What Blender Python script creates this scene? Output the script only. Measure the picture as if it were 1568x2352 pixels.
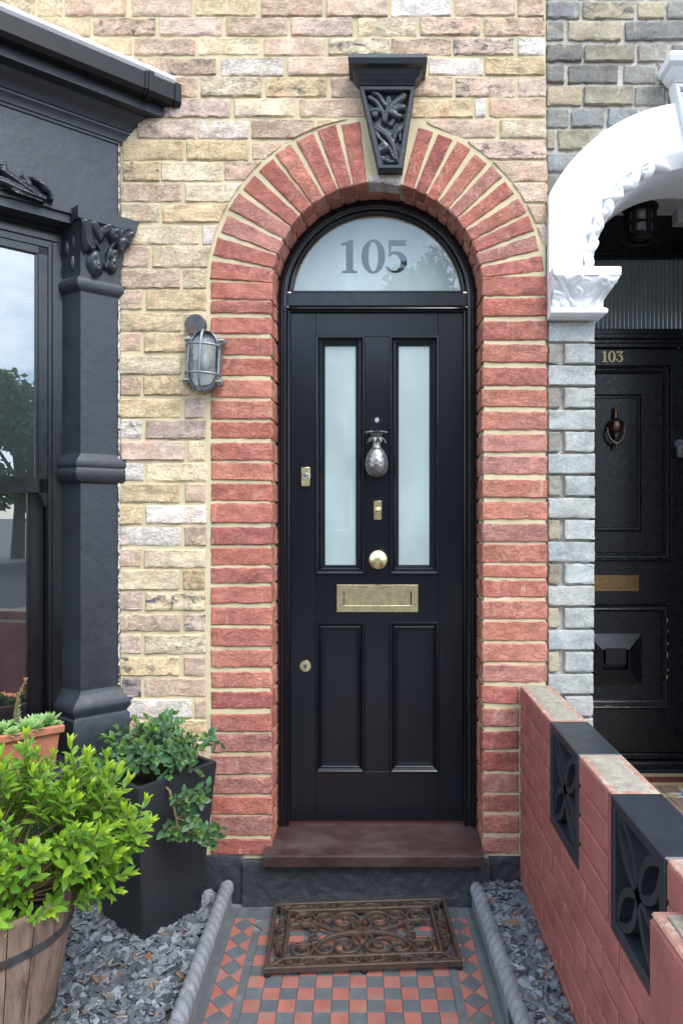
import bpy, math, random
from mathutils import Vector, Matrix, noise
from math import radians as R, sin, cos, pi, sqrt, atan2

random.seed(11)
sc = bpy.context.scene
for o in list(bpy.data.objects):
    bpy.data.objects.remove(o)
col = sc.collection

# ------------------------------------------------------------------ camera, sky, sun, exposure
FP = 1588.0                      # focal length in units of a 1568 wide picture
DIST = 2.4813                    # camera to brick wall
H = 1.385                        # camera height over the tiled path
cd = bpy.data.cameras.new('camera')
cam = bpy.data.objects.new('camera', cd)
col.objects.link(cam)
cam.location = (0, -DIST, H)
cam.rotation_euler = (R(90), 0, 0)
cd.sensor_fit = 'HORIZONTAL'
cd.sensor_width = 36
cd.lens = 36 * FP / 1568
cd.shift_x = -0.0517
cd.shift_y = 0.0051
cd.clip_start = 0.05
cd.clip_end = 800
sc.camera = cam

SUN_EL, SUN_AZ = 52, 146         # azimuth: clockwise from +Y; the sun stands behind the camera, thin cloud in front of it
w = bpy.data.worlds.new('World')
sc.world = w
w.use_nodes = True
nt = w.node_tree
nt.nodes.clear()
wo = nt.nodes.new('ShaderNodeOutputWorld')
bg = nt.nodes.new('ShaderNodeBackground')
sky = nt.nodes.new('ShaderNodeTexSky')
sky.sky_type = 'NISHITA'
sky.sun_disc = False
sky.sun_elevation = R(SUN_EL)
sky.sun_rotation = R(SUN_AZ)
sky.air_density = 1.0
sky.dust_density = 0.7
tc = nt.nodes.new('ShaderNodeTexCoord')
mp = nt.nodes.new('ShaderNodeMapping')
mp.inputs['Scale'].default_value = (1.0, 1.0, 2.2)
nz = nt.nodes.new('ShaderNodeTexNoise')
nz.inputs['Scale'].default_value = 2.6
nz.inputs['Detail'].default_value = 7
nz.inputs['Roughness'].default_value = 0.55
rp = nt.nodes.new('ShaderNodeValToRGB')
rp.color_ramp.elements[0].position = 0.46
rp.color_ramp.elements[1].position = 0.60
rp.color_ramp.elements[0].color = (0.10, 0.10, 0.10, 1)
mx = nt.nodes.new('ShaderNodeMix')
mx.data_type = 'RGBA'
mx.inputs[7].default_value = (11.0, 12.2, 13.8, 1)
nt.links.new(tc.outputs['Generated'], mp.inputs['Vector'])
nt.links.new(mp.outputs[0], nz.inputs['Vector'])
nt.links.new(nz.outputs['Fac'], rp.inputs['Fac'])
nt.links.new(rp.outputs['Color'], mx.inputs[0])
nt.links.new(sky.outputs[0], mx.inputs[6])
nt.links.new(mx.outputs[2], bg.inputs['Color'])
bg.inputs['Strength'].default_value = 0.14
nt.links.new(bg.outputs[0], wo.inputs['Surface'])

sd = bpy.data.lights.new('sun', 'SUN')
sd.energy = 1.5
sd.angle = R(34)
sd.color = (1.0, 0.975, 0.94)
sun = bpy.data.objects.new('sun', sd)
col.objects.link(sun)
az = R(SUN_AZ)
sdir = Vector((sin(az) * cos(R(SUN_EL)), cos(az) * cos(R(SUN_EL)), sin(R(SUN_EL))))
sun.rotation_euler = (-sdir).to_track_quat('-Z', 'Y').to_euler()
sun.location = (0, -6, 8)

vs = sc.view_settings
vs.view_transform = 'Standard'
vs.look = 'None'
vs.gamma = 1
vs.use_curve_mapping = False
vs.exposure = 1.13


# ------------------------------------------------------------------ helpers
def P(px, py, y=0.0):
    """point on the plane at depth y behind the brick face, from picture measurements (1568 wide)"""
    k = (DIST + y) / FP
    return Vector(((px - 865) * k, y, H - (py - 1184) * k))


def PX(px, y=0.0):
    return (px - 865) * (DIST + y) / FP


def PZ(py, y=0.0):
    return H - (py - 1184) * (DIST + y) / FP


WORLD = {}


def adopt(o, parent):
    o.parent = parent
    if parent is not None:
        o.matrix_parent_inverse = WORLD.get(parent.name, Matrix()).inverted()


def tag(o, label=None, cat=None, group=None, kind=None):
    if label:
        o['label'] = label
    if cat:
        o['category'] = cat
    if group:
        o['group'] = group
    if kind:
        o['kind'] = kind
    return o


def thing(name, loc, label=None, cat=None, group=None, kind=None):
    o = bpy.data.objects.new(name, None)
    o.empty_display_size = 0.05
    col.objects.link(o)
    o.location = loc
    WORLD[o.name] = Matrix.Translation(Vector(loc))
    return tag(o, label, cat, group, kind)


def place(name, mesh, parent=None, M=None, color=None):
    o = bpy.data.objects.new(name, mesh)
    col.objects.link(o)
    if M is not None:
        o.matrix_basis = M
        WORLD[o.name] = M.copy()
    adopt(o, parent)
    if color is not None:
        o.color = color
    return o


class MB:
    def __init__(s):
        s.v, s.f, s.m = [], [], []

    def add(s, vs, fs, mi=0):
        b = len(s.v)
        s.v.extend([tuple(v) for v in vs])
        for f in fs:
            s.f.append(tuple(i + b for i in f))
            s.m.append(mi)
        return s

    def box(s, x0, x1, y0, y1, z0, z1, mi=0, bev=0.0):
        x0, x1 = min(x0, x1), max(x0, x1)
        y0, y1 = min(y0, y1), max(y0, y1)
        z0, z1 = min(z0, z1), max(z0, z1)
        if bev <= 0:
            vs = [(x, y, z) for x in (x0, x1) for y in (y0, y1) for z in (z0, z1)]
            fs = [(0, 1, 3, 2), (4, 6, 7, 5), (0, 4, 5, 1), (2, 3, 7, 6), (0, 2, 6, 4), (1, 5, 7, 3)]
            return s.add(vs, fs, mi)
        # chamfered box: 24 verts
        b = bev
        vs, fs = [], []
        idx = {}
        for ix, x in enumerate((x0, x1)):
            for iy, y in enumerate((y0, y1)):
                for iz, z in enumerate((z0, z1)):
                    sx, sy, sz = (b if ix == 0 else -b), (b if iy == 0 else -b), (b if iz == 0 else -b)
                    for ax, v in enumerate(((x, y + sy, z + sz), (x + sx, y, z + sz), (x + sx, y + sy, z))):
                        idx[(ix, iy, iz, ax)] = len(vs)
                        vs.append(v)
        def I(a, b_, c, ax):
            return idx[(a, b_, c, ax)]
        for i in (0, 1):
            q = [I(i, 0, 0, 0), I(i, 1, 0, 0), I(i, 1, 1, 0), I(i, 0, 1, 0)]
            fs.append(q if i else q[::-1])
            q = [I(0, i, 0, 1), I(1, i, 0, 1), I(1, i, 1, 1), I(0, i, 1, 1)]
            fs.append(q[::-1] if i else q)
            q = [I(0, 0, i, 2), I(1, 0, i, 2), I(1, 1, i, 2), I(0, 1, i, 2)]
            fs.append(q if i else q[::-1])
        for i in (0, 1):
            for j in (0, 1):
                fs.append([I(0, i, j, 1), I(1, i, j, 1), I(1, i, j, 2), I(0, i, j, 2)])
                fs.append([I(i, 0, j, 0), I(i, 1, j, 0), I(i, 1, j, 2), I(i, 0, j, 2)])
                fs.append([I(i, j, 0, 0), I(i, j, 1, 0), I(i, j, 1, 1), I(i, j, 0, 1)])
                for k in (0, 1):
                    fs.append([I(i, j, k, 0), I(i, j, k, 1), I(i, j, k, 2)])
        return s.add(vs, fs, mi)

    def tube(s, pts, rad, n=8, mi=0, cap=True):
        pts = [Vector(p) for p in pts]
        m = len(pts)
        if not hasattr(rad, '__len__'):
            rad = [rad] * m
        vs, fs = [], []
        up = None
        for i, p in enumerate(pts):
            d = (pts[min(i + 1, m - 1)] - pts[max(i - 1, 0)])
            if d.length < 1e-9:
                d = Vector((0, 0, 1))
            d.normalize()
            if up is None:
                up = d.orthogonal().normalized()
            up = up - d * up.dot(d)
            if up.length < 1e-6:
                up = d.orthogonal()
            up.normalize()
            sd_ = d.cross(up)
            for k in range(n):
                a = 2 * pi * k / n
                vs.append(p + (up * cos(a) + sd_ * sin(a)) * rad[i])
        for i in range(m - 1):
            for k in range(n):
                fs.append((i * n + k, i * n + (k + 1) % n, (i + 1) * n + (k + 1) % n, (i + 1) * n + k))
        if cap:
            fs.append(tuple(range(n))[::-1])
            fs.append(tuple((m - 1) * n + k for k in range(n)))
        return s.add(vs, fs, mi)

    def lathe(s, prof, n=24, c=(0, 0, 0), ax='z', mi=0, cap=True):
        """prof: (radius, height) pairs; ax z: upright, y: axis pointing to the viewer (-y)"""
        vs, fs = [], []
        m = len(prof)
        for r, h in prof:
            for k in range(n):
                a = 2 * pi * k / n
                if ax == 'z':
                    vs.append((c[0] + r * cos(a), c[1] + r * sin(a), c[2] + h))
                else:
                    vs.append((c[0] + r * cos(a), c[1] - h, c[2] + r * sin(a)))
        for i in range(m - 1):
            for k in range(n):
                fs.append((i * n + k, i * n + (k + 1) % n, (i + 1) * n + (k + 1) % n, (i + 1) * n + k))
        if cap:
            fs.append(tuple(range(n))[::-1])
            fs.append(tuple((m - 1) * n + k for k in range(n)))
        return s.add(vs, fs, mi)

    def blob(s, c, r, M=None, nu=10, nv=6, mi=0):
        c = Vector(c)
        vs, fs = [], []
        for j in range(nv + 1):
            t = pi * j / nv
            for i in range(nu):
                a = 2 * pi * i / nu
                v = Vector((r[0] * sin(t) * cos(a), r[1] * sin(t) * sin(a), r[2] * cos(t)))
                if M:
                    v = M @ v
                vs.append(c + v)
        for j in range(nv):
            for i in range(nu):
                fs.append((j * nu + i, j * nu + (i + 1) % nu, (j + 1) * nu + (i + 1) % nu, (j + 1) * nu + i))
        return s.add(vs, fs, mi)

    def loops(s, loops, closed=True, capa=False, capb=False, mi=0):
        n = len(loops[0])
        vs = [p for l in loops for p in l]
        fs = []
        for i in range(len(loops) - 1):
            for k in range(n if closed else n - 1):
                k2 = (k + 1) % n
                fs.append((i * n + k, i * n + k2, (i + 1) * n + k2, (i + 1) * n + k))
        if capa:
            fs.append(tuple(range(n))[::-1])
        if capb:
            fs.append(tuple((len(loops) - 1) * n + k for k in range(n)))
        return s.add(vs, fs, mi)

    def rect_sweep(s, x0, x1, z0, z1, prof, capb=False, capa=False, mi=0):
        """picture-frame moulding: prof = (inset, y)"""
        L = []
        for i, y in prof:
            L.append([(x0 + i, y, z0 + i), (x1 - i, y, z0 + i), (x1 - i, y, z1 - i), (x0 + i, y, z1 - i)])
        return s.loops(L, True, capa, capb, mi)

    def mesh(s, name, mats, smooth=None):
        me = bpy.data.meshes.new(name)
        me.from_pydata(s.v, [], s.f)
        if not isinstance(mats, (list, tuple)):
            mats = [mats]
        for m in mats:
            me.materials.append(m)
        if len(mats) > 1:
            me.polygons.foreach_set('material_index', s.m)
        import bmesh
        bm = bmesh.new()
        bm.from_mesh(me)
        bmesh.ops.remove_doubles(bm, verts=bm.verts, dist=1e-6)
        if s.fixn:
            bmesh.ops.recalc_face_normals(bm, faces=bm.faces)
        bm.to_mesh(me)
        bm.free()
        if smooth is not None:
            me.shade_smooth()
            me.set_sharp_from_angle(angle=R(smooth))
        me.update()
        return me
    fixn = True

    def build(s, name, mats, parent=None, smooth=None, color=None):
        return place(name, s.mesh(name, mats, smooth), parent, None, color)


# ------------------------------------------------------------------ materials
def node_mat(name):
    m = bpy.data.materials.new(name)
    m.use_nodes = True
    n = m.node_tree
    n.nodes.clear()
    out = n.nodes.new('ShaderNodeOutputMaterial')
    b = n.nodes.new('ShaderNodeBsdfPrincipled')
    n.links.new(b.outputs[0], out.inputs[0])
    return m, n, b


def nN(n, scale, detail=4, rough=.55, vec=None, dist=0.0):
    t = n.nodes.new('ShaderNodeTexNoise')
    t.inputs['Scale'].default_value = scale
    t.inputs['Detail'].default_value = detail
    t.inputs['Roughness'].default_value = rough
    t.inputs['Distortion'].default_value = dist
    if vec:
        n.links.new(vec, t.inputs['Vector'])
    return t.outputs['Fac']


def nR(n, src, lo, hi, a=0.0, b=1.0):
    t = n.nodes.new('ShaderNodeMapRange')
    t.inputs[1].default_value = lo
    t.inputs[2].default_value = hi
    t.inputs[3].default_value = a
    t.inputs[4].default_value = b
    n.links.new(src, t.inputs[0])
    return t.outputs[0]


def nM(n, op, a, b=None):
    t = n.nodes.new('ShaderNodeMath')
    t.operation = op
    for i, x in enumerate((a, b)):
        if x is None:
            continue
        if isinstance(x, (int, float)):
            t.inputs[i].default_value = x
        else:
            n.links.new(x, t.inputs[i])
    return t.outputs[0]


def nMix(n, fac, a, b, mode='MIX'):
    t = n.nodes.new('ShaderNodeMix')
    t.data_type = 'RGBA'
    t.blend_type = mode
    for i, x in ((0, fac), (6, a), (7, b)):
        if isinstance(x, (int, float)):
            t.inputs[i].default_value = x
        elif isinstance(x, tuple):
            t.inputs[i].default_value = (*x, 1) if len(x) == 3 else x
        else:
            n.links.new(x, t.inputs[i])
    return t.outputs[2]


def nBump(n, b, src, strength, dist=0.004, prev=None):
    t = n.nodes.new('ShaderNodeBump')
    t.inputs['Strength'].default_value = strength
    t.inputs['Distance'].default_value = dist
    n.links.new(src, t.inputs['Height'])
    if prev:
        n.links.new(prev, t.inputs['Normal'])
    n.links.new(t.outputs[0], b.inputs['Normal'])
    return t.outputs[0]


def nPos(n, scale=(1, 1, 1), rnd=True):
    g = n.nodes.new('ShaderNodeNewGeometry')
    v = g.outputs['Position']
    if rnd:
        oi = n.nodes.new('ShaderNodeObjectInfo')
        m = n.nodes.new('ShaderNodeVectorMath')
        m.operation = 'MULTIPLY_ADD'
        n.links.new(oi.outputs['Random'], m.inputs[0])
        m.inputs[1].default_value = (31.7, 17.3, 23.1)
        n.links.new(v, m.inputs[2])
        v = m.outputs[0]
    s = n.nodes.new('ShaderNodeVectorMath')
    s.operation = 'MULTIPLY'
    n.links.new(v, s.inputs[0])
    s.inputs[1].default_value = scale
    return s.outputs[0]


def pbr(name, c, rough=.5, metal=0.0, var=.18, vscale=14, bump=.25, bscale=120, bdist=.002, spec=.5, coat=0.0,
        stretch=(1, 1, 1), rvar=.12, c2=None, c2lo=.55, c2hi=.7, c2scale=30):
    m, n, b = node_mat(name)
    v = nPos(n, stretch, True)
    f = nN(n, vscale, 6, .6, v)
    fac = nR(n, f, .25, .75, 1 - var, 1 + var)
    base = nMix(n, 1.0, c, (1, 1, 1), 'MULTIPLY')
    t = n.nodes.new('ShaderNodeVectorMath')
    t.operation = 'SCALE'
    n.links.new(base, t.inputs[0])
    n.links.new(fac, t.inputs['Scale'])
    cc = t.outputs[0]
    if c2:
        k = nR(n, nN(n, c2scale, 6, .65, v), c2lo, c2hi)
        cc = nMix(n, k, cc, c2)
    n.links.new(cc, b.inputs['Base Color'])
    n.links.new(nR(n, nN(n, vscale * 2.3, 3, .5, v), .3, .7, rough - rvar * .5, rough + rvar * .5), b.inputs['Roughness'])
    b.inputs['Metallic'].default_value = metal
    b.inputs['Specular IOR Level'].default_value = spec
    b.inputs['Coat Weight'].default_value = coat
    b.inputs['Coat Roughness'].default_value = .05
    if bump:
        nBump(n, b, nN(n, bscale, 5, .6, v), bump, bdist)
    return m


def brick_mat(name, crease=1.0, bdist=.004, pit=.5):
    m, n, b = node_mat(name)
    oi = n.nodes.new('ShaderNodeObjectInfo')
    v1 = nPos(n, (1, 1, 1.6))
    vs_ = nPos(n, (.75, 1, 1.55))
    v0 = nPos(n, (1, 1, 1))
    a = nN(n, 13, 5, .62, v1)                      # broad tone
    f = nN(n, 95, 6, .7, v0)                       # grain
    cr = nN(n, 20, 5, .6, vs_, 2.6)
    ridge = nM(n, 'ABSOLUTE', nM(n, 'SUBTRACT', cr, .5))     # 0 in the folds
    own = nR(n, oi.outputs['Random'], .0, 1.0, .15, 1.0)
    fold = nM(n, 'MULTIPLY', nR(n, ridge, 0.0, .05, 0.0, 1.0), own)
    sc_ = nM(n, 'MULTIPLY', nR(n, a, .25, .75, .64, 1.26), nR(n, f, .25, .75, .68, 1.24))
    sc_ = nM(n, 'MULTIPLY', sc_, nR(n, ridge, 0.0, .03, 1 - .22 * crease, 1.0))
    t = n.nodes.new('ShaderNodeVectorMath')
    t.operation = 'SCALE'
    n.links.new(oi.outputs['Color'], t.inputs[0])
    n.links.new(sc_, t.inputs['Scale'])
    cc = t.outputs[0]
    # warm iron-red drift, pale salts, dark burnt spots
    warm = nR(n, nN(n, 9, 4, .6, nPos(n, (1.3, 1, 1), True), .6), .48, .72, 0, .45 * crease)
    cc = nMix(n, warm, cc, nMix(n, 1.0, cc, (.95, .66, .55), 'MULTIPLY'))
    salt = nR(n, nN(n, 16, 6, .7, nPos(n, (1.7, 1, .9), True), .8), .58, .74, 0, .5)
    cc = nMix(n, salt, cc, (.68, .57, .44))
    sp = nR(n, nN(n, 26, 5, .6, nPos(n, (.9, 1, 1.5), True), .7),   .52, .68)
    cc = nMix(n, nM(n, 'MULTIPLY', sp, oi.outputs['Alpha']), cc, (.075, .082, .10))
    dots = nR(n, nN(n, 160, 2, .5, v0), .68, .74, 0, pit)
    cc = nMix(n, dots, cc, (.08, .075, .07))
    n.links.new(cc, b.inputs['Base Color'])
    b.inputs['Roughness'].default_value = .88
    b.inputs['Specular IOR Level'].default_value = .25
    p = nBump(n, b, fold, .62 * crease, bdist * .9)
    nBump(n, b, nM(n, 'ADD', nM(n, 'MULTIPLY', nN(n, 60, 5, .65, vs_, .8), 1.0), nM(n, 'MULTIPLY', f, .55)), .72, bdist * .95, p)
    return m


M = {}
M['brick'] = brick_mat('creased_brick', 1.0, .0045)
M['stock'] = brick_mat('stock_brick', .35, .003, .8)
M['mortar'] = pbr('buff_mortar', (.58, .495, .315), .9, var=.16, vscale=9, bump=.5, bscale=170, bdist=.002, spec=.2,
                  c2=(.62, .57, .45), c2lo=.60, c2hi=.72, c2scale=12)
M['limemortar'] = pbr('grey_lime_mortar', (.50, .46, .40), .95, var=.3, vscale=22, bump=.9, bscale=90, bdist=.005, spec=.2,
                      c2=(.22, .18, .14), c2lo=.58, c2hi=.68, c2scale=35)
M['doorblack'] = pbr('black_gloss_paint', (.003, .0046, .008), .22, var=.1, vscale=3, bump=.10, bscale=40, bdist=.0006,
                     stretch=(1, 1, .15), rvar=.10, spec=.55, c2=(.12, .125, .13), c2lo=.80, c2hi=.86, c2scale=150)
M['frameblack'] = pbr('black_frame_paint', (.0055, .0068, .0095), .20, var=.15, vscale=12, bump=.12, bscale=60, bdist=.0008,
                      rvar=.08, spec=.6)
M['masonryblack'] = pbr('black_masonry_paint', (.024, .0285, .0355), .38, var=.15, vscale=9, bump=.55, bscale=24, bdist=.004,
                        rvar=.14, spec=.55)
M['carvedblack'] = pbr('black_carved_stone_paint', (.024, .0285, .0355), .34, var=.15, vscale=20, bump=.35, bscale=70,
                       bdist=.002, rvar=.12, spec=.55)
M['oldblack'] = pbr('worn_black_paint', (.007, .008, .011), .30, var=.25, vscale=25, bump=.25, bscale=60, bdist=.001,
                    rvar=.15, c2=(.09, .09, .095), c2lo=.74, c2hi=.82, c2scale=70)
M['whitepaint'] = pbr('white_masonry_paint', (.79, .80, .81), .5, var=.05, c2=(.55, .55, .53), c2lo=.66, c2hi=.8, c2scale=12, bump=.2, bscale=50, bdist=.002)
M['plastic'] = pbr('black_plastic', (.008, .008, .009), .42, spec=.3, var=.2, vscale=20, bump=.05, bscale=300,
                   c2=(.10, .10, .095), c2lo=.72, c2hi=.78, c2scale=180)
M['brass'] = pbr('polished_brass', (1.0, .86, .50), .26, 1.0, var=.08, vscale=18, bump=.06, bscale=30, bdist=.001, rvar=.1)
M['agedbrass'] = pbr('aged_brass', (.30, .19, .09), .36, 1.0, var=.2, vscale=40, bump=.1, bscale=90, rvar=.2)
M['bronze'] = pbr('antique_bronze', (.25, .17, .13), .38, 1.0, var=.2, vscale=40, bump=.1, bscale=90, rvar=.2)
M['pewter'] = pbr('cast_pewter', (.30, .295, .285), .38, 1.0, var=.25, vscale=60, bump=.3, bscale=220, bdist=.001, rvar=.2)
M['lampmetal'] = pbr('galvanised_lamp_metal', (.27, .30, .33), .45, .75, var=.15, vscale=30, bump=.2, bscale=200, bdist=.0008)
M['steel'] = pbr('satin_steel', (.6, .6, .58), .3, 1.0, var=.1, bump=.05)
M['gold'] = pbr('gold_numerals', (.62, .50, .27), .35, .55, var=.12, vscale=40, bump=.1)
M['timber'] = pbr('mahogany_sill', (.050, .026, .024), .42, var=.4, vscale=22, bump=.25, bscale=60, bdist=.001,
                  stretch=(.5, 1, 1), rvar=.2, c2=(.10, .08, .075), c2lo=.48, c2hi=.85, c2scale=10)
M['plinth'] = pbr('black_render', (.036, .041, .048), .5, var=.2, vscale=16, bump=1.0, bscale=38, bdist=.006, rvar=.15)
M['terracotta'] = pbr('terracotta', (.42, .155, .085), .85, var=.2, vscale=25, bump=.3, bscale=120,
                      c2=(.5, .33, .25), c2lo=.6, c2hi=.75, c2scale=22)
M['redpaint'] = pbr('red_masonry_paint', (.325, .115, .098), .75, var=.30, vscale=8, bump=.8, bscale=190, bdist=.0025,
                    spec=.3, c2=(.40, .25, .21), c2lo=.70, c2hi=.75, c2scale=55)
M['wornred'] = pbr('worn_red_edge', (.36, .19, .145), .85, var=.25, vscale=40, bump=.8, bscale=140, bdist=.003,
                   c2=(.42, .36, .28), c2lo=.5, c2hi=.62, c2scale=35)
M['cement'] = pbr('bare_cement', (.33, .305, .245), .95, var=.3, vscale=40, bump=1.0, bscale=160, bdist=.004, spec=.2,
                  c2=(.24, .23, .19), c2lo=.55, c2hi=.7, c2scale=120)
M['redtile'] = pbr('red_clay_tile', (.32, .115, .087), .55, var=.28, vscale=9, bump=.2, bscale=120, bdist=.001, rvar=.3, c2=(.25, .18, .155), c2lo=.48, c2hi=.8, c2scale=22)
M['greytile'] = pbr('slate_grey_tile', (.098, .110, .119), .55, var=.25, vscale=9, bump=.2, bscale=120, bdist=.001, rvar=.3, c2=(.18, .185, .185), c2lo=.55, c2hi=.8, c2scale=18)
M['grout'] = pbr('tile_grout', (.17, .175, .175), .9, var=.2, bump=.4, bscale=200)
M['rope'] = pbr('blue_clay_edging', (.20, .215, .235), .6, var=.25, vscale=14, bump=.4, bscale=110, bdist=.002,
                c2=(.33, .34, .35), c2lo=.55, c2hi=.75, c2scale=25)
M['mat'] = pbr('rusted_cast_iron', (.078, .052, .042), .58, .35, var=.35, vscale=50, bump=.5, bscale=160, bdist=.0015,
               c2=(.085, .072, .042), c2lo=.5, c2hi=.7, c2scale=35)
M['rubber'] = pbr('black_rubber', (.012, .012, .012), .7, bump=.1)
M['stave'] = pbr('weathered_oak', (.235, .158, .118), .8, var=.55, vscale=34, bump=.6, bscale=70, bdist=.003,
                 stretch=(1, 1, .10), c2=(.085, .055, .045), c2lo=.52, c2hi=.66, c2scale=26)
M['hoop'] = pbr('iron_hoop', (.085, .09, .095), .5, .5, var=.4, vscale=40, bump=.4, bscale=90, bdist=.002,
                c2=(.16, .07, .035), c2lo=.58, c2hi=.72, c2scale=22)
M['soil'] = pbr('dark_soil', (.028, .02, .014), 1.0, var=.4, vscale=60, bump=1.0, bscale=90, bdist=.01)
M['planter'] = pbr('charcoal_fibre_planter', (.021, .0240, .0285), .48, var=.18, vscale=40, bump=.25, bscale=150, bdist=.001,
                   stretch=(1, 1, .25), rvar=.12)
M['stem'] = pbr('green_brown_stem', (.17, .12, .055), .8, var=.3, bump=.3)
M['bark'] = pbr('tree_bark', (.09, .07, .05), .95, var=.4, vscale=10, bump=1.0, bscale=25, bdist=.03)
M['roadmat'] = pbr('asphalt', (.055, .055, .057), .9, var=.2, bump=.6, bscale=90, bdist=.004)
M['pave'] = pbr('concrete_paving', (.17, .17, .168), .9, var=.15, bump=.5, bscale=60, bdist=.003)
M['earth'] = pbr('dark_earth_bed', (.05, .048, .046), .95, var=.3, bump=.8, bscale=60, bdist=.01)
M['lead'] = pbr('pale_flashing', (.78, .79, .80), .55, var=.12, vscale=20, bump=.2)
M['beigetile'] = pbr('buff_tile', (.50, .38, .20), .6, var=.12, bump=.1)
M['browntile'] = pbr('brown_tile', (.27, .20, .14), .6, var=.12, bump=.1)
M['maroontile'] = pbr('maroon_tile', (.17, .045, .035), .6, var=.15, bump=.1)
M['whitetile'] = pbr('white_tile', (.6, .62, .60), .5, var=.08, bump=.1)
M['bluetile'] = pbr('blue_tile', (.07, .23, .55), .5, var=.12, bump=.1)
M['darktile'] = pbr('dark_blue_tile', (.02, .024, .032), .5, var=.12, bump=.1)
M['wornfiller'] = pbr('ragged_white_filler', (.62, .60, .54), .9, var=.3, vscale=60, bump=.8, bscale=150, c2=(.03, .034, .04), c2lo=.5, c2hi=.6, c2scale=80)
M['interior'] = pbr('dark_interior', (.03, .03, .032), .9, bump=0)
M['bulb'] = pbr('bulb_glass', (.42, .42, .40), .15, var=.05, bump=0)


def glassy(name, c, rough=.5, coat=1.0, ior=1.5, croughness=.015, bumpw=0.0):
    m, n, b = node_mat(name)
    b.inputs['Base Color'].default_value = (*c, 1)
    b.inputs['Roughness'].default_value = rough
    b.inputs['Coat Weight'].default_value = coat
    b.inputs['Coat Roughness'].default_value = croughness
    b.inputs['Coat IOR'].default_value = ior
    b.inputs['Specular IOR Level'].default_value = .3
    v = nPos(n, (1, 1, .45), False)
    t = n.nodes.new('ShaderNodeVectorMath')
    t.operation = 'SCALE'
    t.inputs[0].default_value = c
    n.links.new(nR(n, nN(n, 5, 4, .55, v, .5), .3, .7, .84, 1.12), t.inputs['Scale'])
    n.links.new(t.outputs[0], b.inputs['Base Color'])
    return m


M['frosted'] = glassy('frosted_film_glass', (.36, .45, .44), .6, 1.0, 1.8)
M['clearnum'] = glassy('clear_glass_over_dark_hall', (.010, .015, .013), .1, 1.0, 2.1)


def pane_glass(name, ior=2.1, dark=(.010, .014, .017)):
    m, n, b = node_mat(name)
    b.inputs['Base Color'].default_value = (*dark, 1)
    b.inputs['Roughness'].default_value = .25
    g = n.nodes.new('ShaderNodeBsdfGlossy')
    g.inputs['Roughness'].default_value = 0.0
    g.inputs['Color'].default_value = (.93, .97, 1, 1)
    fr = n.nodes.new('ShaderNodeFresnel')
    fr.inputs['IOR'].default_value = ior
    mx_ = n.nodes.new('ShaderNodeMixShader')
    n.links.new(fr.outputs[0], mx_.inputs[0])
    n.links.new(b.outputs[0], mx_.inputs[1])
    n.links.new(g.outputs[0], mx_.inputs[2])
    n.links.new(mx_.outputs[0], n.nodes['Material Output'].inputs[0])
    return m


M['pane'] = pane_glass('double_glazed_pane', 2.9)
M['ribbed'] = glassy('ribbed_glass', (.31, .36, .37), .2, .9, 2.0, .10)


def lamp_glass():
    m, n, b = node_mat('ribbed_lamp_glass')
    b.inputs['Base Color'].default_value = (.92, .94, .93, 1)
    b.inputs['Roughness'].default_value = .06
    b.inputs['Transmission Weight'].default_value = .96
    b.inputs['IOR'].default_value = 1.3
    return m


M['lampglass'] = lamp_glass()


def leaf_mat(name, c, c2, rough=.4, trans=.3, tcol=None):
    m, n, b = node_mat(name)
    g = n.nodes.new('ShaderNodeNewGeometry')
    oi = n.nodes.new('ShaderNodeObjectInfo')
    f = nM(n, 'ADD', nM(n, 'MULTIPLY', g.outputs['Random Per Island'], .6), nM(n, 'MULTIPLY', oi.outputs['Random'], .4))
    cc = nMix(n, f, c, c2)
    n.links.new(cc, b.inputs['Base Color'])
    b.inputs['Roughness'].default_value = rough
    tr = n.nodes.new('ShaderNodeBsdfTranslucent')
    n.links.new(nMix(n, 1.0, cc, tcol or (1.0, 1.0, .55), 'MULTIPLY'), tr.inputs['Color'])
    mx_ = n.nodes.new('ShaderNodeMixShader')
    mx_.inputs[0].default_value = trans
    n.links.new(b.outputs[0], mx_.inputs[1])
    n.links.new(tr.outputs[0], mx_.inputs[2])
    n.links.new(mx_.outputs[0], n.nodes['Material Output'].inputs[0])
    nBump(n, b, nN(n, 140, 3, .5, nPos(n, (1, 1, 1))), .2, .001)
    return m


M['lime'] = leaf_mat('azalea_leaf', (.095, .26, .030), (.32, .52, .05), .35, .35)
M['limetip'] = leaf_mat('azalea_new_leaf', (.34, .55, .05), (.48, .64, .06), .35, .4)
M['green'] = leaf_mat('shrub_leaf', (.065, .165, .075), (.13, .26, .115), .33, .2)
M['greentip'] = leaf_mat('shrub_new_leaf', (.14, .28, .07), (.2, .36, .08), .35, .3)
M['succ'] = leaf_mat('houseleek_leaf', (.19, .38, .10), (.30, .46, .15), .5, .15)
M['succtip'] = leaf_mat('houseleek_pale_leaf', (.34, .42, .22), (.42, .46, .28), .5, .15)
M['dryflower'] = pbr('dry_brown_flower', (.30, .13, .06), .9, var=.4, vscale=60, bump=.5)
M['treeleaf'] = leaf_mat('street_tree_leaf', (.045, .13, .025), (.10, .23, .045), .45, .4)
M['treeleaf2'] = leaf_mat('light_tree_leaf', (.03, .085, .02), (.075, .15, .035), .45, .35)
M['hedgeleaf'] = leaf_mat('golden_hedge_leaf', (.14, .16, .03), (.24, .24, .05), .5, .25)


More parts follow.
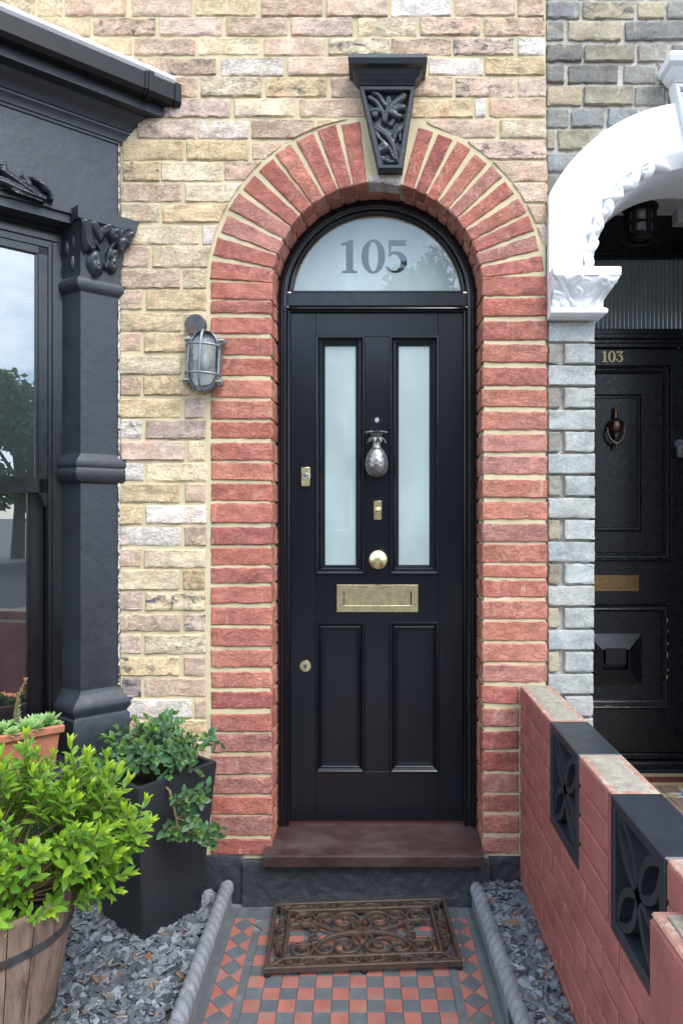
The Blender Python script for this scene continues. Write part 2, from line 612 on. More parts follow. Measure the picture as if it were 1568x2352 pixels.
def slate_mat():
    m, n, b = node_mat('slate_chips')
    g = n.nodes.new('ShaderNodeNewGeometry')
    rp_ = n.nodes.new('ShaderNodeValToRGB')
    e = rp_.color_ramp.elements
    e[0].color = (.048, .055, .064, 1)
    e[1].position = .955
    e[1].color = (.225, .25, .275, 1)
    e.new(.45).color = (.118, .133, .15, 1)
    x = e.new(.972)
    x.color = (.20, .155, .10, 1)
    x = e.new(.992)
    x.color = (.24, .10, .045, 1)
    n.links.new(g.outputs['Random Per Island'], rp_.inputs[0])
    v = nPos(n, (1, 1, 1), False)
    k = nR(n, nN(n, 70, 5, .6, v), .3, .7, .75, 1.25)
    t = n.nodes.new('ShaderNodeVectorMath')
    t.operation = 'SCALE'
    n.links.new(rp_.outputs[0], t.inputs[0])
    n.links.new(k, t.inputs['Scale'])
    n.links.new(t.outputs[0], b.inputs['Base Color'])
    b.inputs['Roughness'].default_value = .55
    nBump(n, b, nN(n, 120, 4, .6, v), .4, .0015)
    return m


M['slate'] = slate_mat()

# ------------------------------------------------------------------ brick pieces
TONES = {
    'T': (.70, .54, .335), 'C': (.77, .64, .44), 'P': (.71, .52, .375), 'M': (.65, .49, .39), 'B': (.56, .41, .30),
    'W': (.78, .70, .61), 'K': (.40, .33, .30),
    'r': (.49, .185, .138), 's': (.53, .225, .163), 'd': (.43, .150, .122), 'q': (.48, .225, .18),
    'G': (.30, .29, .25), 'Y': (.42, .36, .25), 'D': (.215, .205, .185), 'y': (.33, .29, .205), 'b': (.28, .29, .285),
    'g': (.40, .42, .40),
}


def tone(ch, j=.14):
    c = TONES[ch[0]]
    k = 1 + random.uniform(-j, j)
    h = random.uniform(-.025, .025)
    a = 0.0
    if len(ch) > 1:
        a = .95
    elif random.random() < .22:
        a = random.uniform(.2, .6)
    return (c[0] * k * (1 + h), c[1] * k, c[2] * k * (1 - h), a)


def brick_mesh(q, y0, y1, mat, rough=.0022, clip=None, name='brick', mapf=None, cell=.010, edge=.0034, tilt=1.0):
    """q: four (x,z) corners (bl, br, tr, tl); front at y0 (towards viewer), back at y1"""
    q = [Vector((a, b)) for a, b in q]
    wdt = ((q[1] - q[0]).length + (q[2] - q[3]).length) / 2
    hgt = ((q[3] - q[0]).length + (q[2] - q[1]).length) / 2
    nx = max(3, min(22, int(wdt / cell)))
    nz_ = max(3, min(22, int(hgt / cell)))
    sd0 = random.uniform(0, 500)
    V, Fc = [], []

    def pos(u, v, d):
        p = (q[0] * (1 - u) + q[1] * u) * (1 - v) + (q[3] * (1 - u) + q[2] * u) * v
        x, z = p.x, p.y
        # uneven outline
        x += (noise.noise((sd0, z * 55, 3)) * edge) * (1 if u in (0, 1) else .4)
        z += (noise.noise((sd0 + 9, x * 38, 7)) * edge * 1.2) * (1 if v in (0, 1) else .4)
        if clip:
            x, z = clip(x, z)
        return (x, d, z)

    eu, ev = min(.3, .0038 / max(wdt, .01)), min(.3, .0034 / max(hgt, .01))
    us = [0, eu] + [i / nx for i in range(1, nx) if eu * 1.3 < i / nx < 1 - eu * 1.3] + [1 - eu, 1]
    vsn = [0, ev] + [i / nz_ for i in range(1, nz_) if ev * 1.3 < i / nz_ < 1 - ev * 1.3] + [1 - ev, 1]
    tiltx, tiltz = random.uniform(-.0015, .0015) * tilt, random.uniform(-.0012, .0012) * tilt
    grid = []
    for j, v in enumerate(vsn):
        row = []
        for i, u in enumerate(us):
            e = u in (0, 1) or v in (0, 1)
            cr = (u in (0, 1)) and (v in (0, 1))
            x, _, z = pos(u, v, 0)
            n1 = noise.fractal((x * 16 + sd0, z * 42 + sd0, 1.3), .9, 2.1, 3)
            d = y0 - rough * n1 * 1.2 + tiltx * (u - .5) * 2 + tiltz * (v - .5) * 2
            if e:
                d = y0 + .0030 - rough * n1 * .6
            if cr:
                d += .0015
            row.append(len(V))
            V.append((x, d, z))
        grid.append(row)
    for j in range(len(vsn) - 1):
        for i in range(len(us) - 1):
            Fc.append((grid[j][i], grid[j][i + 1], grid[j + 1][i + 1], grid[j + 1][i]))
    ring = grid[0][:] + [r[-1] for r in grid[1:]] + grid[-1][-2::-1] + [r[0] for r in grid[-2:0:-1]]
    b0 = len(V)
    cen = (q[0] + q[1] + q[2] + q[3]) / 4
    for k in ring:
        x, d, z = V[k]
        V.append((x, y1, z))
    n = len(ring)
    for k in range(n):
        k2 = (k + 1) % n
        Fc.append((ring[k2], ring[k], b0 + k, b0 + k2))
    if mapf:
        V = [mapf(*p) for p in V]
    me = bpy.data.meshes.new(name)
    me.from_pydata(V, [], Fc)
    me.materials.append(mat)
    me.shade_smooth()
    me.set_sharp_from_angle(angle=R(38))
    return me


def zbox(x0, x1, y0, y1, yy=0.0):
    """quad from doubled picture coordinates"""
    a = P(x0 / 2, y1 / 2, yy)
    b = P(x1 / 2, y0 / 2, yy)
    return [(a.x, a.z), (b.x, a.z), (b.x, b.z), (a.x, b.z)]


# ================================================================== SETTING: ground
def sheet(name, x0, x1, y0, y1, z, mat, th=.0, n=1):
    b = MB()
    b.add([(x0, y0, z), (x1, y0, z), (x1, y1, z), (x0, y1, z)], [(0, 1, 2, 3)])
    if th:
        b.box(x0, x1, y0, y1, z - th, z - .0005)
    o = b.build(name, mat)
    tag(o, kind='structure')
    return o


g = sheet('ground', -300, 300, -400, 60, -.30, M['pave'])
sheet('garden_bed_left', -4.5, -.540, -3.2, .2, .030, M['earth'], .3)
sheet('garden_bed_right', .36, .56, -3.2, .05, .060, M['earth'], .3)
sheet('pavement', -40, 40, -5.6, -3.2, -.02, M['pave'], .2)
sheet('road', -40, 40, -12.5, -5.6, -.14, M['roadmat'], .1)
sheet('far_pavement', -40, 40, -14.5, -12.5, -.02, M['pave'], .2)

# ================================================================== HOUSE 105
AC = P(866, 660)                 # arch centre on the wall face
ACX, ACZ = AC.x, AC.z
RIN, ROUT = 241 / 640, 385 / 640
XR = PX(1253)
house = thing('terraced_house', (0, 0, 0),
              'yellow brick terraced house with red brick arch around its black front door', 'house')


def clip_arch(x, z):
    rc = ROUT + .014
    dz = z - ACZ
    if dz > -.02 and dz < rc:
        hw = sqrt(max(rc * rc - max(dz, 0) ** 2, 0))
        if abs(x - ACX) < hw:
            if x - ACX < .02:
                x = ACX - hw
            else:
                x = ACX + hw
    return x, z


# mortar bed: one sheet with the doorway cut out, reveal faces and wall body
def holed_wall(b, x0, x1, z0, z1, cx, cz, r, y, yback, n=40, zbot=None):
    zb = z0 if zbot is None else zbot
    arc = [(cx + r * cos(pi - pi * i / n), cz + r * sin(pi - pi * i / n)) for i in range(n + 1)]
    b.add([(x0, y, z0), (cx - r, y, z0), (cx - r, y, cz), (x0, y, cz)], [(0, 1, 2, 3)])
    b.add([(cx + r, y, z0), (x1, y, z0), (x1, y, cz), (cx + r, y, cz)], [(0, 1, 2, 3)])
    top = []
    for (ax, azz) in arc:
        dx, dz = ax - cx, azz - cz
        k = 1e9
        if dx < -1e-6:
            k = min(k, (x0 - cx) / dx)
        if dx > 1e-6:
            k = min(k, (x1 - cx) / dx)
        if dz > 1e-6:
            k = min(k, (z1 - cz) / dz)
        top.append((cx + dx * k, cz + dz * k))
    top[0] = (x0, cz)
    top[-1] = (x1, cz)
    for i in range(n):
        vs = [(arc[i][0], y, arc[i][1]), (arc[i + 1][0], y, arc[i + 1][1]), (top[i + 1][0], y, top[i + 1][1]), (top[i][0], y, top[i][1])]
        b.add(vs, [(0, 1, 2, 3)])
        # corner fill
        a, c = top[i], top[i + 1]
        if abs(a[0] - c[0]) > 1e-6 and abs(a[1] - c[1]) > 1e-6:
            cxn = a[0] if abs(a[0] - x0) < 1e-6 or abs(a[0] - x1) < 1e-6 else c[0]
            czn = z1
            b.add([(a[0], y, a[1]), (c[0], y, c[1]), (cxn, y, czn)], [(0, 1, 2)])
    path = [(cx - r, zb)] + arc + [(cx + r, zb)]
    b.loops([[(px_, y, pz_) for px_, pz_ in path], [(px_, yback, pz_) for px_, pz_ in path]], closed=False)
    # outer edges
    b.add([(x0, y, z0), (x0, y, z1), (x0, yback, z1), (x0, yback, z0)], [(0, 1, 2, 3)])
    b.add([(x1, y, z0), (x1, y, z1), (x1, yback, z1), (x1, yback, z0)], [(0, 1, 2, 3)])
    b.add([(x0, y, z1), (x1, y, z1), (x1, yback, z1), (x0, yback, z1)], [(0, 1, 2, 3)])


ZTOP = 3.75
mb = MB()
holed_wall(mb, -2.6, XR, PZ(1975), ZTOP, ACX, ACZ, RIN + .007, .0048, .30)
wall = mb.build('wall', M['mortar'], house)

ROWS = [
    (-16, 70, [(-140, 155, 'T'), (172, 285, 'T'), (297, 575, 'P'), (605, 878, 'P'), (897, 1170, 'T'), (1200, 1478, 'P'), (1500, 1780, 'P'), (1795, 2070, 'W'), (2088, 2365, 'P'), (2380, 2500, 'P')]),
    (78, 160, [(-60, 150, 'C'), (170, 410, 'T'), (430, 712, 'B*'), (733, 1015, 'M'), (1040, 1318, 'P'), (1338, 1618, 'M'), (1643, 1915, 'C'), (1930, 2203, 'P*'), (2223, 2500, 'P*')]),
    (172, 250, [(150, 415, 'P'), (435, 605, 'T'), (617, 893, 'P'), (910, 1188, 'C'), (1212, 1488, 'P'), (1510, 1786, 'C*'), (1798, 2071, 'P'), (2083, 2358, 'M*'), (2378, 2503, 'W')]),
    (262, 340, [(410, 700, 'P'), (715, 990, 'B*'), (1018, 1300, 'W'), (1322, 1603, 'P'), (1653, 1938, 'M'), (1968, 2218, 'W'), (2228, 2503, 'T')]),
    (352, 440, [(620, 905, 'P'), (922, 1200, 'C'), (1220, 1500, 'T*'), (1520, 1690, 'M'), (1890, 2078, 'P'), (2093, 2363, 'M*'), (2380, 2508, 'M')]),
    (452, 535, [(755, 1055, 'M'), (1075, 1350, 'C'), (1378, 1680, 'P'), (1890, 2173, 'T'), (2183, 2228, 'W'), (2248, 2503, 'P')]),
    (548, 632, [(630, 895, 'M'), (905, 1140, 'W'), (1155, 1440, 'B'), (1460, 1600, 'T'), (1960, 2278, 'P'), (2298, 2508, 'C')]),
    (645, 730, [(560, 840, 'T'), (858, 1140, 'T'), (1158, 1400, 'P'), (2150, 2508, 'M*')]),
    (742, 828, [(560, 730, 'T*'), (740, 1020, 'C'), (1030, 1250, 'P'), (2250, 2513, 'P')]),
    (840, 925, [(552, 830, 'P'), (850, 1150, 'C'), (2330, 2513, 'P')]),
    (937, 1020, [(555, 730, 'C'), (745, 1080, 'T'), (2400, 2513, 'P')]),
    (1035, 1120, [(560, 910, 'C'), (928, 1050, 'W'), (2440, 2513, 'M')]),
    (1128, 1224, [(560, 685, 'M'), (700, 1030, 'C')]),
    (1234, 1321, [(555, 825, 'P'), (840, 962, 'C')]),
    (1331, 1421, [(545, 650, 'P'), (670, 945, 'T')]),
    (1436, 1519, [(550, 828, 'T'), (845, 945, 'P')]),
    (1531, 1616, [(540, 645, 'P'), (662, 945, 'T')]),
    (1631, 1716, [(548, 828, 'C'), (845, 945, 'T')]),
    (1731, 1816, [(550, 645, 'B'), (660, 945, 'T')]),
    (1829, 1916, [(543, 828, 'T'), (848, 938, 'M')]),
    (1928, 2014, [(545, 650, 'W*'), (668, 942, 'M')]),
    (2026, 2114, [(556, 845, 'M'), (862, 940, 'C')]),
    (2126, 2209, [(560, 657, 'W'), (672, 948, 'C')]),
    (2221, 2308, [(543, 822, 'T'), (850, 940, 'P')]),
    (2320, 2407, [(545, 650, 'T'), (670, 945, 'W')]),
    (2420, 2507, [(548, 828, 'W'), (848, 945, 'B')]),
    (2522, 2607, [(548, 645, 'M'), (662, 942, 'C')]),
    (2620, 2707, [(540, 820, 'C'), (840, 938, 'T')]),
    (2720, 2802, [(545, 650, 'M'), (668, 940, 'C*')]),
    (2820, 2902, [(548, 825, 'P'), (842, 940, 'M*')]),
    (2917, 3002, [(548, 645, 'M'), (665, 945, 'C')]),
    (3020, 3104, [(545, 820, 'T*'), (845, 940, 'M')]),
    (3117, 3202, [(560, 645, 'K*'), (662, 945, 'P')]),
    (3214, 3300, [(560, 880, 'W'), (895, 945, 'P')]),
    (3312, 3397, [(560, 680, 'P'), (700, 945, 'T')]),
]
zz = 3410
k = 0
while zz < 3880:
    ROWS.append((zz, zz + 86, [(548, 825, random.choice('TCP')), (842, 942, 'M')] if k % 2 else [(548, 648, 'T'), (665, 942, 'P')]))
    zz += 98
    k += 1
zz = -112
for k in range(4):                                     # a few courses above the picture
    xs = -150 + (150 if k % 2 else 0)
    row = []
    while xs < 2400:
        row.append((xs, min(xs + 277, 2505), random.choice('TCPPMW')))
        xs += 293
    ROWS.append((zz, zz + 84, row))
    zz -= 96

for (y0_, y1_, row) in ROWS:
    for (x0_, x1_, ch) in row:
        if x1_ - x0_ < 20:
            continue
        q = zbox(x0_, x1_, y0_ + random.uniform(-3, 3), y1_ + random.uniform(-3, 3))
        xs_ = [clip_arch(a, b)[0] for a, b in q]
        if max(xs_) - min(xs_) < .012:
            continue
        pr = random.uniform(-.0025, .0015)
        me = brick_mesh(q, pr, .03, M['brick'], .0034, clip_arch)
        place('brick', me, wall, None, tone(ch))

# red brick jambs and arch
jamb = MB()
jamb.box(ACX - RIN - .012, ACX - RIN - .0115, .01, .011, PZ(1960), PZ(1959))
reveal = MB()
arc_path = [(ACX + (RIN + .0065) * cos(pi - pi * i / 40), ACZ + (RIN + .0065) * sin(pi - pi * i / 40)) for i in range(41)]
arc_path = [(ACX - RIN - .0065, PZ(1962))] + arc_path + [(ACX + RIN + .0065, PZ(1962))]
reveal.loops([[(a, .010, c) for a, c in arc_path], [(a, .135, c) for a, c in arc_path]], closed=False)
arch = reveal.build('arch', M['mortar'], house)

LJ = [(1296, 1373), (1381, 1438), (1456, 1531), (1551, 1631), (1646, 1726), (1744, 1826), (1841, 1924), (1938, 2014),
      (2034, 2114), (2126, 2206), (2221, 2301), (2312, 2402), (2422, 2502), (2517, 2597), (2610, 2680), (2695, 2772), (2792, 2872),
      (2887, 2970), (2987, 3067), (3087, 3162), (3180, 3257), (3282, 3362), (3374, 3457), (3472, 3558), (3573, 3648),
      (3663, 3745), (3753, 3840), (3858, 3928)]
RJ = [(1268, 1356), (1368, 1451), (1473, 1561), (1581, 1664), (1688, 1771), (1788, 1869), (1890, 1973), (1994, 2076),
      (2096, 2179), (2204, 2286), (2306, 2386), (2407, 2489), (2502, 2585), (2597, 2654), (2667, 2744), (2762, 2845), (2857, 2945),
      (2957, 3042), (3057, 3134), (3155, 3234), (3257, 3340), (3362, 3444), (3457, 3545), (3558, 3643), (3653, 3728),
      (3748, 3828), (3850, 3926)]


def red(i, low=False):
    c = random.choice(['r', 'r', 'r', 's', 's', 's', 'd', 'q'])
    if low:
        c = random.choice(['q', 'q', 'd', 'r'])
    t = list(tone(c, .12))
    t[3] = random.uniform(.0, .3) if random.random() < .35 else 0
    return tuple(t)


for side, rows in ((-1, LJ), (1, RJ)):
    for i, (a, b_) in enumerate(rows):
        za, zb = PZ(b_ / 2), PZ(a / 2)
        inner = ACX + side * RIN
        outer = PX(968 / 2) if side < 0 else PX((2513 if a < 3140 else 2382) / 2)
        inner += side * random.uniform(-.001, .002)
        x0_, x1_ = min(inner, outer), max(inner, outer)
        t_ = random.uniform(-.0015, .0015)
        q = [(x0_, za - t_), (x1_, za + t_), (x1_, zb + t_), (x0_, zb - t_)]
        place('brick', brick_mesh(q, random.uniform(-.002, .001), .070, M['brick'], .0022), arch, None, red(i, a > 3150))
        # second, inner brick of the reveal
        i0 = ACX + side * (RIN - .001)
        i1 = ACX + side * (RIN + .05)
        x0_, x1_ = min(i0, i1), max(i0, i1)
        sh = random.uniform(-.002, .002)
        place('brick', brick_mesh([(x0_, za + sh), (x1_, za + sh), (x1_, zb + sh), (x0_, zb + sh)], .080, .128, M['brick'], .0015, cell=.02),
              arch, None, red(i))

KL, KR = 95.0, 76.6
LOWL, LOWR = 169.7, 12.0


def voussoir(a0, a1, r0, r1, y0_, y1_, rough=.0022):
    def pt(r, a, s):
        g0 = .0036 + (.0098 - .0036) * (r - RIN) / (ROUT - RIN)
        aa = R(a) + s * g0 / r
        return (ACX + r * cos(aa), ACZ + r * sin(aa))
    # a0 > a1 (counter-clockwise positions); corners: bl, br, tr, tl in a local sense
    q = [pt(r0, a1, 1), pt(r1, a1, 1), pt(r1, a0, -1), pt(r0, a0, -1)]
    def cl(x, z):
        return (min(x, XR - .003), z)
    return brick_mesh(q, y0_, y1_, M['brick'], rough, cl)


for (hi, lo, n) in ((LOWL, KL, 9), (KR, LOWR, 9)):
    st = (hi - lo) / n
    for i in range(n):
        a0, a1 = hi - i * st, hi - (i + 1) * st
        j = random.uniform(-.25, .25)
        place('brick', voussoir(a0 + j, a1 + j, RIN + random.uniform(-.001, .002), ROUT + random.uniform(-.006, .004), random.uniform(-.002, .001), .070), arch, None, red(i))
        t = list(red(i))
        place('brick', voussoir(a0 - .8 * st * .3, a1 - .8 * st * .3, RIN - .001, RIN + .05, .080, .128, .0015), arch, None, tuple(t))
for (a0, a1, s) in ((177.9, LOWL, -1), (LOWR, 4.9, 1)):
    place('brick', voussoir(a0, a1, RIN, ROUT, 0, .07), arch, None, red(0))
    place('brick', voussoir(a0, a1, RIN - .001, RIN + .05, .08, .128), arch, None, red(0))
# the two pale stubs under the keystone and the soffit bricks over it
place('brick', voussoir(KL, 87.5, RIN, RIN + .028, 0, .07), arch, None, (.55, .50, .48, .3))
place('brick', voussoir(86.6, KR, RIN, RIN + .028, 0, .07), arch, None, (.58, .52, .48, 0))
place('brick', voussoir(KL, 86, RIN - .001, RIN + .05, .08, .128), arch, None, red(0))
place('brick', voussoir(86, KR, RIN - .001, RIN + .05, .08, .128), arch, None, red(0))


# ------------------------------------------------------------------ carved reliefs
def seg_d(px, py, ax, ay, bx, by):
    dx, dy = bx - ax, by - ay
    l = dx * dx + dy * dy
    t = 0 if l < 1e-12 else max(0, min(1, ((px - ax) * dx + (py - ay) * dy) / l))
    return math.hypot(px - ax - t * dx, py - ay - t * dy), t


def relief(mapf, nu, nv, strokes, uv):
    """height field; strokes: (pts, r_start, r_end, height, groove); mapf(u, v, h) -> point; uv(i, j) -> (u, v)"""
    b = MB()
    vs, fs = [], []
    for j in range(nv + 1):
        for i in range(nu + 1):
            u, v = uv(i / nu, j / nv)
            h = 0
            for pts, r0, r1, hh in strokes:
                m = len(pts) - 1
                for k_ in range(m):
                    d, t = seg_d(u, v, *pts[k_], *pts[k_ + 1])
                    tt = (k_ + t) / m
                    r = r0 + (r1 - r0) * tt
                    if d < r:
                        x = d / r
                        hv = hh * sqrt(1 - x * x) * (.78 + .22 * min(1, x * 3))
                        h = max(h, hv)
            vs.append(mapf(u, v, h))
    for j in range(nv):
        for i in range(nu):
            a = j * (nu + 1) + i
            fs.append((a, a + 1, a + nu + 2, a + nu + 1))
    b.add(vs, fs)
    return b


def curve2(pts, n=6):
    """Catmull-Rom through 2-D points"""
    out = []
    p = [pts[0]] + list(pts) + [pts[-1]]
    for i in range(1, len(p) - 2):
        for k_ in range(n):
            t = k_ / n
            q = []
            for c in (0, 1):
                a, b_, c_, d = p[i - 1][c], p[i][c], p[i + 1][c], p[i + 2][c]
                q.append(.5 * (2 * b_ + (c_ - a) * t + (2 * a - 5 * b_ + 4 * c_ - d) * t * t + (3 * b_ - a - 3 * c_ + d) * t ** 3))
            out.append(tuple(q))
    out.append(tuple(pts[-1]))
    return out


KEYSTROKES = []
_k = 1000.0
for pts, r0, r1, hh in [
    # picked off the carving, zoom coordinates (x 355..1100, y 540..1700)
    ([(900, 1600), (840, 1380), (740, 1220), (600, 1120)], 30, 75, 1.0),
    ([(860, 1560), (760, 1380), (640, 1270), (585, 1190)], 26, 48, .9),
    ([(850, 1300), (870, 1200), (915, 1150)], 26, 60, .9),
    ([(930, 1150), (940, 1290)], 45, 28, .7),
    ([(700, 1390), (650, 1420)], 90, 80, 1.0),
    ([(790, 1420), (830, 1500)], 45, 25, .7),
    ([(680, 1560), (685, 1562)], 62, 62, .9),
    ([(760, 1580), (900, 1600)], 40, 26, .6),
    ([(730, 1040), (740, 900), (850, 770), (985, 680)], 34, 80, 1.0),
    ([(760, 900), (900, 840), (980, 830)], 60, 60, .95),
    ([(800, 900), (890, 950), (930, 960)], 60, 55, 1.0),
    ([(700, 1020), (690, 900), (600, 760), (500, 690)], 26, 50, .9),
    ([(720, 800), (640, 670), (560, 620)], 40, 46, .9),
    ([(690, 900), (590, 860), (480, 880)], 40, 40, .85),
    ([(570, 930), (575, 935)], 62, 62, .95),
    ([(770, 700), (760, 820)], 55, 35, .85),
    ([(800, 1060), (830, 1010)], 50, 40, .6),
]:
    KEYSTROKES.append((curve2(pts, 4) if len(pts) > 2 else pts, r0, r1, hh))


def keystone(cx, mat, parent, dz=0.0, shrink=1.0):
    def X(p):
        return cx + (p - 889) / 640
    def Z(p):
        return PZ(p) + dz
    b = MB()
    # moulded cap: stacked profile in front view, returns at both ends
    prof = [(157, 813, 965, -.060), (160, 806, 972, -.088), (172, 801, 977, -.098), (183, 803, 976, -.092), (187, 810, 968, -.078),
            (188, 812, 966, -.076), (192, 813, 964, -.074), (197, 816, 962, -.066), (203, 821, 956, -.060), (205, 824, 953, -.057),
            (207, 827, 950, -.052), (213, 827, 951, -.047)]
    L = []
    for (py, xa, xb, y) in prof:
        L.append([(X(xa), .01, Z(py)), (X(xa), y, Z(py)), (X(xb), y, Z(py)), (X(xb), .01, Z(py))])
    b.loops(L, True, True, True)
    # tapering body with raised border
    def body(t, inset):
        py = 213 + (400 - 213) * t
        return X(826 + (868 - 826) * t) + inset, X(952 + (924 - 952) * t) - inset, Z(py)
    def ring(inset, y, tb=.0):
        xa, xb, zt = body(0, inset)
        xc, xd, zb_ = body(1, inset)
        return [(xa, y, zt - inset * .9), (xb, y, zt - inset * .9), (xd, y, zb_ + inset * .8), (xc, y, zb_ + inset * .8)]
    b.loops([ring(0, .01), ring(0, -.040), ring(.003, -.044), ring(.015, -.044), ring(.018, -.041), ring(.019, -.022)], True)
    o = b.build('keystone', mat, parent, 40)
    # carved leaves in the sunk panel
    def mapf(u, v, h):
        pxx = 980 + u * 320 / 1568
        pyy = 160 + v * 400 / 1960
        return (X(pxx / 1.27551), -.021 - h * .020, Z(pyy / 1.27551))
    def uv(a, c):
        v = 600 + c * 1060
        t = (v - 540) / 1160
        ul = 365 + (580 - 365) * t + 80 * (1 - t * .5)
        ur = 1100 + (975 - 1100) * t - 72 * (1 - t * .4)
        return ul + (ur - ul) * a, v
    relief(mapf, 44, 70, KEYSTROKES, uv).build('carved_leaves', mat, o, 60)
    return o


keystone(PX(889), M['carvedblack'], house)

# ------------------------------------------------------------------ doorstep, plinth
YP = -.026
mb = MB()
xa, xb = PX(603, -.065), PX(1112, -.065)
zs = [(.20, PZ(1880, .165)), (.145, PZ(1893, .15)), (-.060, PZ(1968, -.062))]
zf = PZ(1966, -.062)
zb_ = PZ(1892, .15)
fr_y = -.062
n = 20
L = []
for (y, z, xin) in ((.17, zb_ + .003, 0), (.003, zf + (zb_ - zf) * .31, 0)):
    L.append([(ACX - RIN - .004, y, z), (ACX + RIN + .004, y, z)])
mb.loops(L, closed=False)
zmid = zf + (zb_ - zf) * .31
mb.add([(xa, .003, zmid), (xb, .003, zmid), (xb, fr_y, zf), (xa, fr_y, zf)], [(0, 1, 2, 3)])
mb.add([(xa, fr_y, zf), (xb, fr_y, zf), (xb, fr_y - .002, zf - .005), (xa, fr_y - .002, zf - .005)], [(0, 1, 2, 3)])
mb.add([(xa, fr_y - .002, zf - .005), (xb, fr_y - .002, zf - .005), (xb, fr_y, zf - .040), (xa, fr_y, zf - .040)], [(0, 1, 2, 3)])
mb.add([(xa, fr_y, zf - .040), (xb, fr_y, zf - .040), (xb, .003, zf - .040), (xa, .003, zf - .040)], [(0, 1, 2, 3)])
for x in (xa, xb):
    mb.add([(x, fr_y, zf), (x, .003, zmid), (x, .003, zf - .04), (x, fr_y, zf - .04)], [(0, 1, 2, 3)])
o = mb.build('doorstep', M['timber'], house)
o['label'] = 'worn dark mahogany timber doorstep'

def rough_slab(name, x0, x1, y, z0, z1, mat, parent, amp=.004, nx=80, nz_=14, back=.2, foot=.0):
    b = MB()
    vs, fs = [], []
    for j in range(nz_ + 1):
        for i in range(nx + 1):
            x = x0 + (x1 - x0) * i / nx
            z = z0 + (z1 - z0) * j / nz_
            t = j / nz_
            yy = y - amp * noise.fractal((x * 30, z * 55, 2.7), 1, 2, 4) - foot * max(0, .45 - t) ** 1.0
            if j == nz_:
                yy = y + .004
            vs.append((x, yy, z))
    for j in range(nz_):
        for i in range(nx):
            a = j * (nx + 1) + i
            fs.append((a, a + 1, a + nx + 2, a + nx + 1))
    b.add(vs, fs)
    a = nz_ * (nx + 1)
    b.add([(x0, y + .004, z1), (x1, y + .004, z1), (x1, back, z1), (x0, back, z1)], [(0, 1, 2, 3)])
    return b.build(name, mat, parent, 50)


zp = zf - .0402
rough_slab('plinth', PX(560), PX(1120), YP, -.05, zp, M['plinth'], house, .005, 110, 16, .0, .03)
rough_slab('plinth', -1.05, PX(559.5), -.010, -.05, PZ(1966), M['plinth'], house, .005, 60, 14, .02)
rough_slab('plinth', PX(1120.5), XR, -.002, -.05, PZ(1968), M['plinth'], house, .006, 20, 14, .02)

# ------------------------------------------------------------------ door frame, fanlight, door
YF = .128                        # frame face
frame = MB()
zbot = PZ(1905, YF)


def arch_sweep(b, prof, zlow, n=48, a0=pi, a1=0.0, cx=ACX, cz=ACZ, legs=True, mi=0):
    L = []
    for r, y in prof:
        pts = [(cx + r * cos(a0 + (a1 - a0) * i / n), y, cz + r * sin(a0 + (a1 - a0) * i / n)) for i in range(n + 1)]
        if legs:
            pts = [(cx - r, y, zlow)] + pts + [(cx + r, y, zlow)]
        L.append(pts)
    b.loops(L, closed=False, mi=mi)


RG = 193 * (DIST + .15) / FP     # glass radius
arch_sweep(frame, [(RIN + .012, YF + .004), (RIN - .012, YF + .002), (RIN - .015, YF - .004), (RIN - .022, YF - .004), (RIN - .026, YF + .002),
                   (RIN - .028, YF + .003), (.343, YF + .004), (.3405, YF + .004), (.339, YF + .008)], zbot)
df = frame.build('door_frame', M['frameblack'], house, 35)
# fanlight: beads inside the arch only
ztr1, ztr0 = PZ(672, .14), PZ(704, .14)
cz_g = ACZ
b = MB()
aL = math.asin(max(-1, min(1, (ztr1 - cz_g) / .33)))
arch_sweep(b, [(.3390, YF + .008), (.3360, YF + .004), (.3310, YF + .003), (.3270, YF + .006), (.3255, YF + .012), (.3225, YF + .014),
               (RG + .001, YF + .017), (RG, YF + .026)], 0, legs=False, a0=pi - aL, a1=aL)
b.build('fanlight_bead', M['frameblack'], df, 35)
b = MB()
b.box(ACX - .3395, ACX + .3395, YF + .003, YF + .06, ztr0, ztr1 - .002, bev=.0025)
b.box(ACX - .325, ACX + .325, YF + .009, YF + .03, ztr1 - .0025, ztr1 + .008, bev=.003)
b.build('transom', M['frameblack'], df)
# glass
b = MB()
n = 48
yg = YF + .024
a_low = math.asin((ztr1 - cz_g) / RG)
pts = [(ACX + RG * 1.01 * cos(pi - a_low - (pi - 2 * a_low) * i / n), yg, cz_g + RG * 1.01 * sin(pi - a_low - (pi - 2 * a_low) * i / n)) for i in range(n + 1)]
b.add(pts, [tuple(range(n + 1))[::-1]])
b.add([(x, y + .006, z) for x, y, z in pts], [tuple(range(n + 1))])
fan = b.build('fanlight_pane', M['frosted'], df)
fan['label'] = 'semicircular frosted fanlight with clear house number 105'
# ragged putty line round the glass
b = MB()
L = []
for r, y in ((RG + .0015, yg - .004), (RG - .0022, yg - .0008)):
    pts = []
    for i in range(121):
        a = pi - a_low - (pi - 2 * a_low) * i / 120
        rr = r + (.0016 * noise.noise((i * .55, r * 90, 0)) if r < RG else 0)
        pts.append((ACX + rr * cos(a), y, cz_g + rr * sin(a)))
    L.append(pts)
b.loops(L, closed=False)
b.build('putty', pbr('dry_putty', (.33, .24, .15), .9, var=.3, vscale=90, bump=.3), df)


# ---- numerals
def ell(cx, cy, rx, ry, a0, a1, n=20):
    return [(cx + rx * cos(R(a0 + (a1 - a0) * i / n)), cy + ry * sin(R(a0 + (a1 - a0) * i / n))) for i in range(n + 1)]


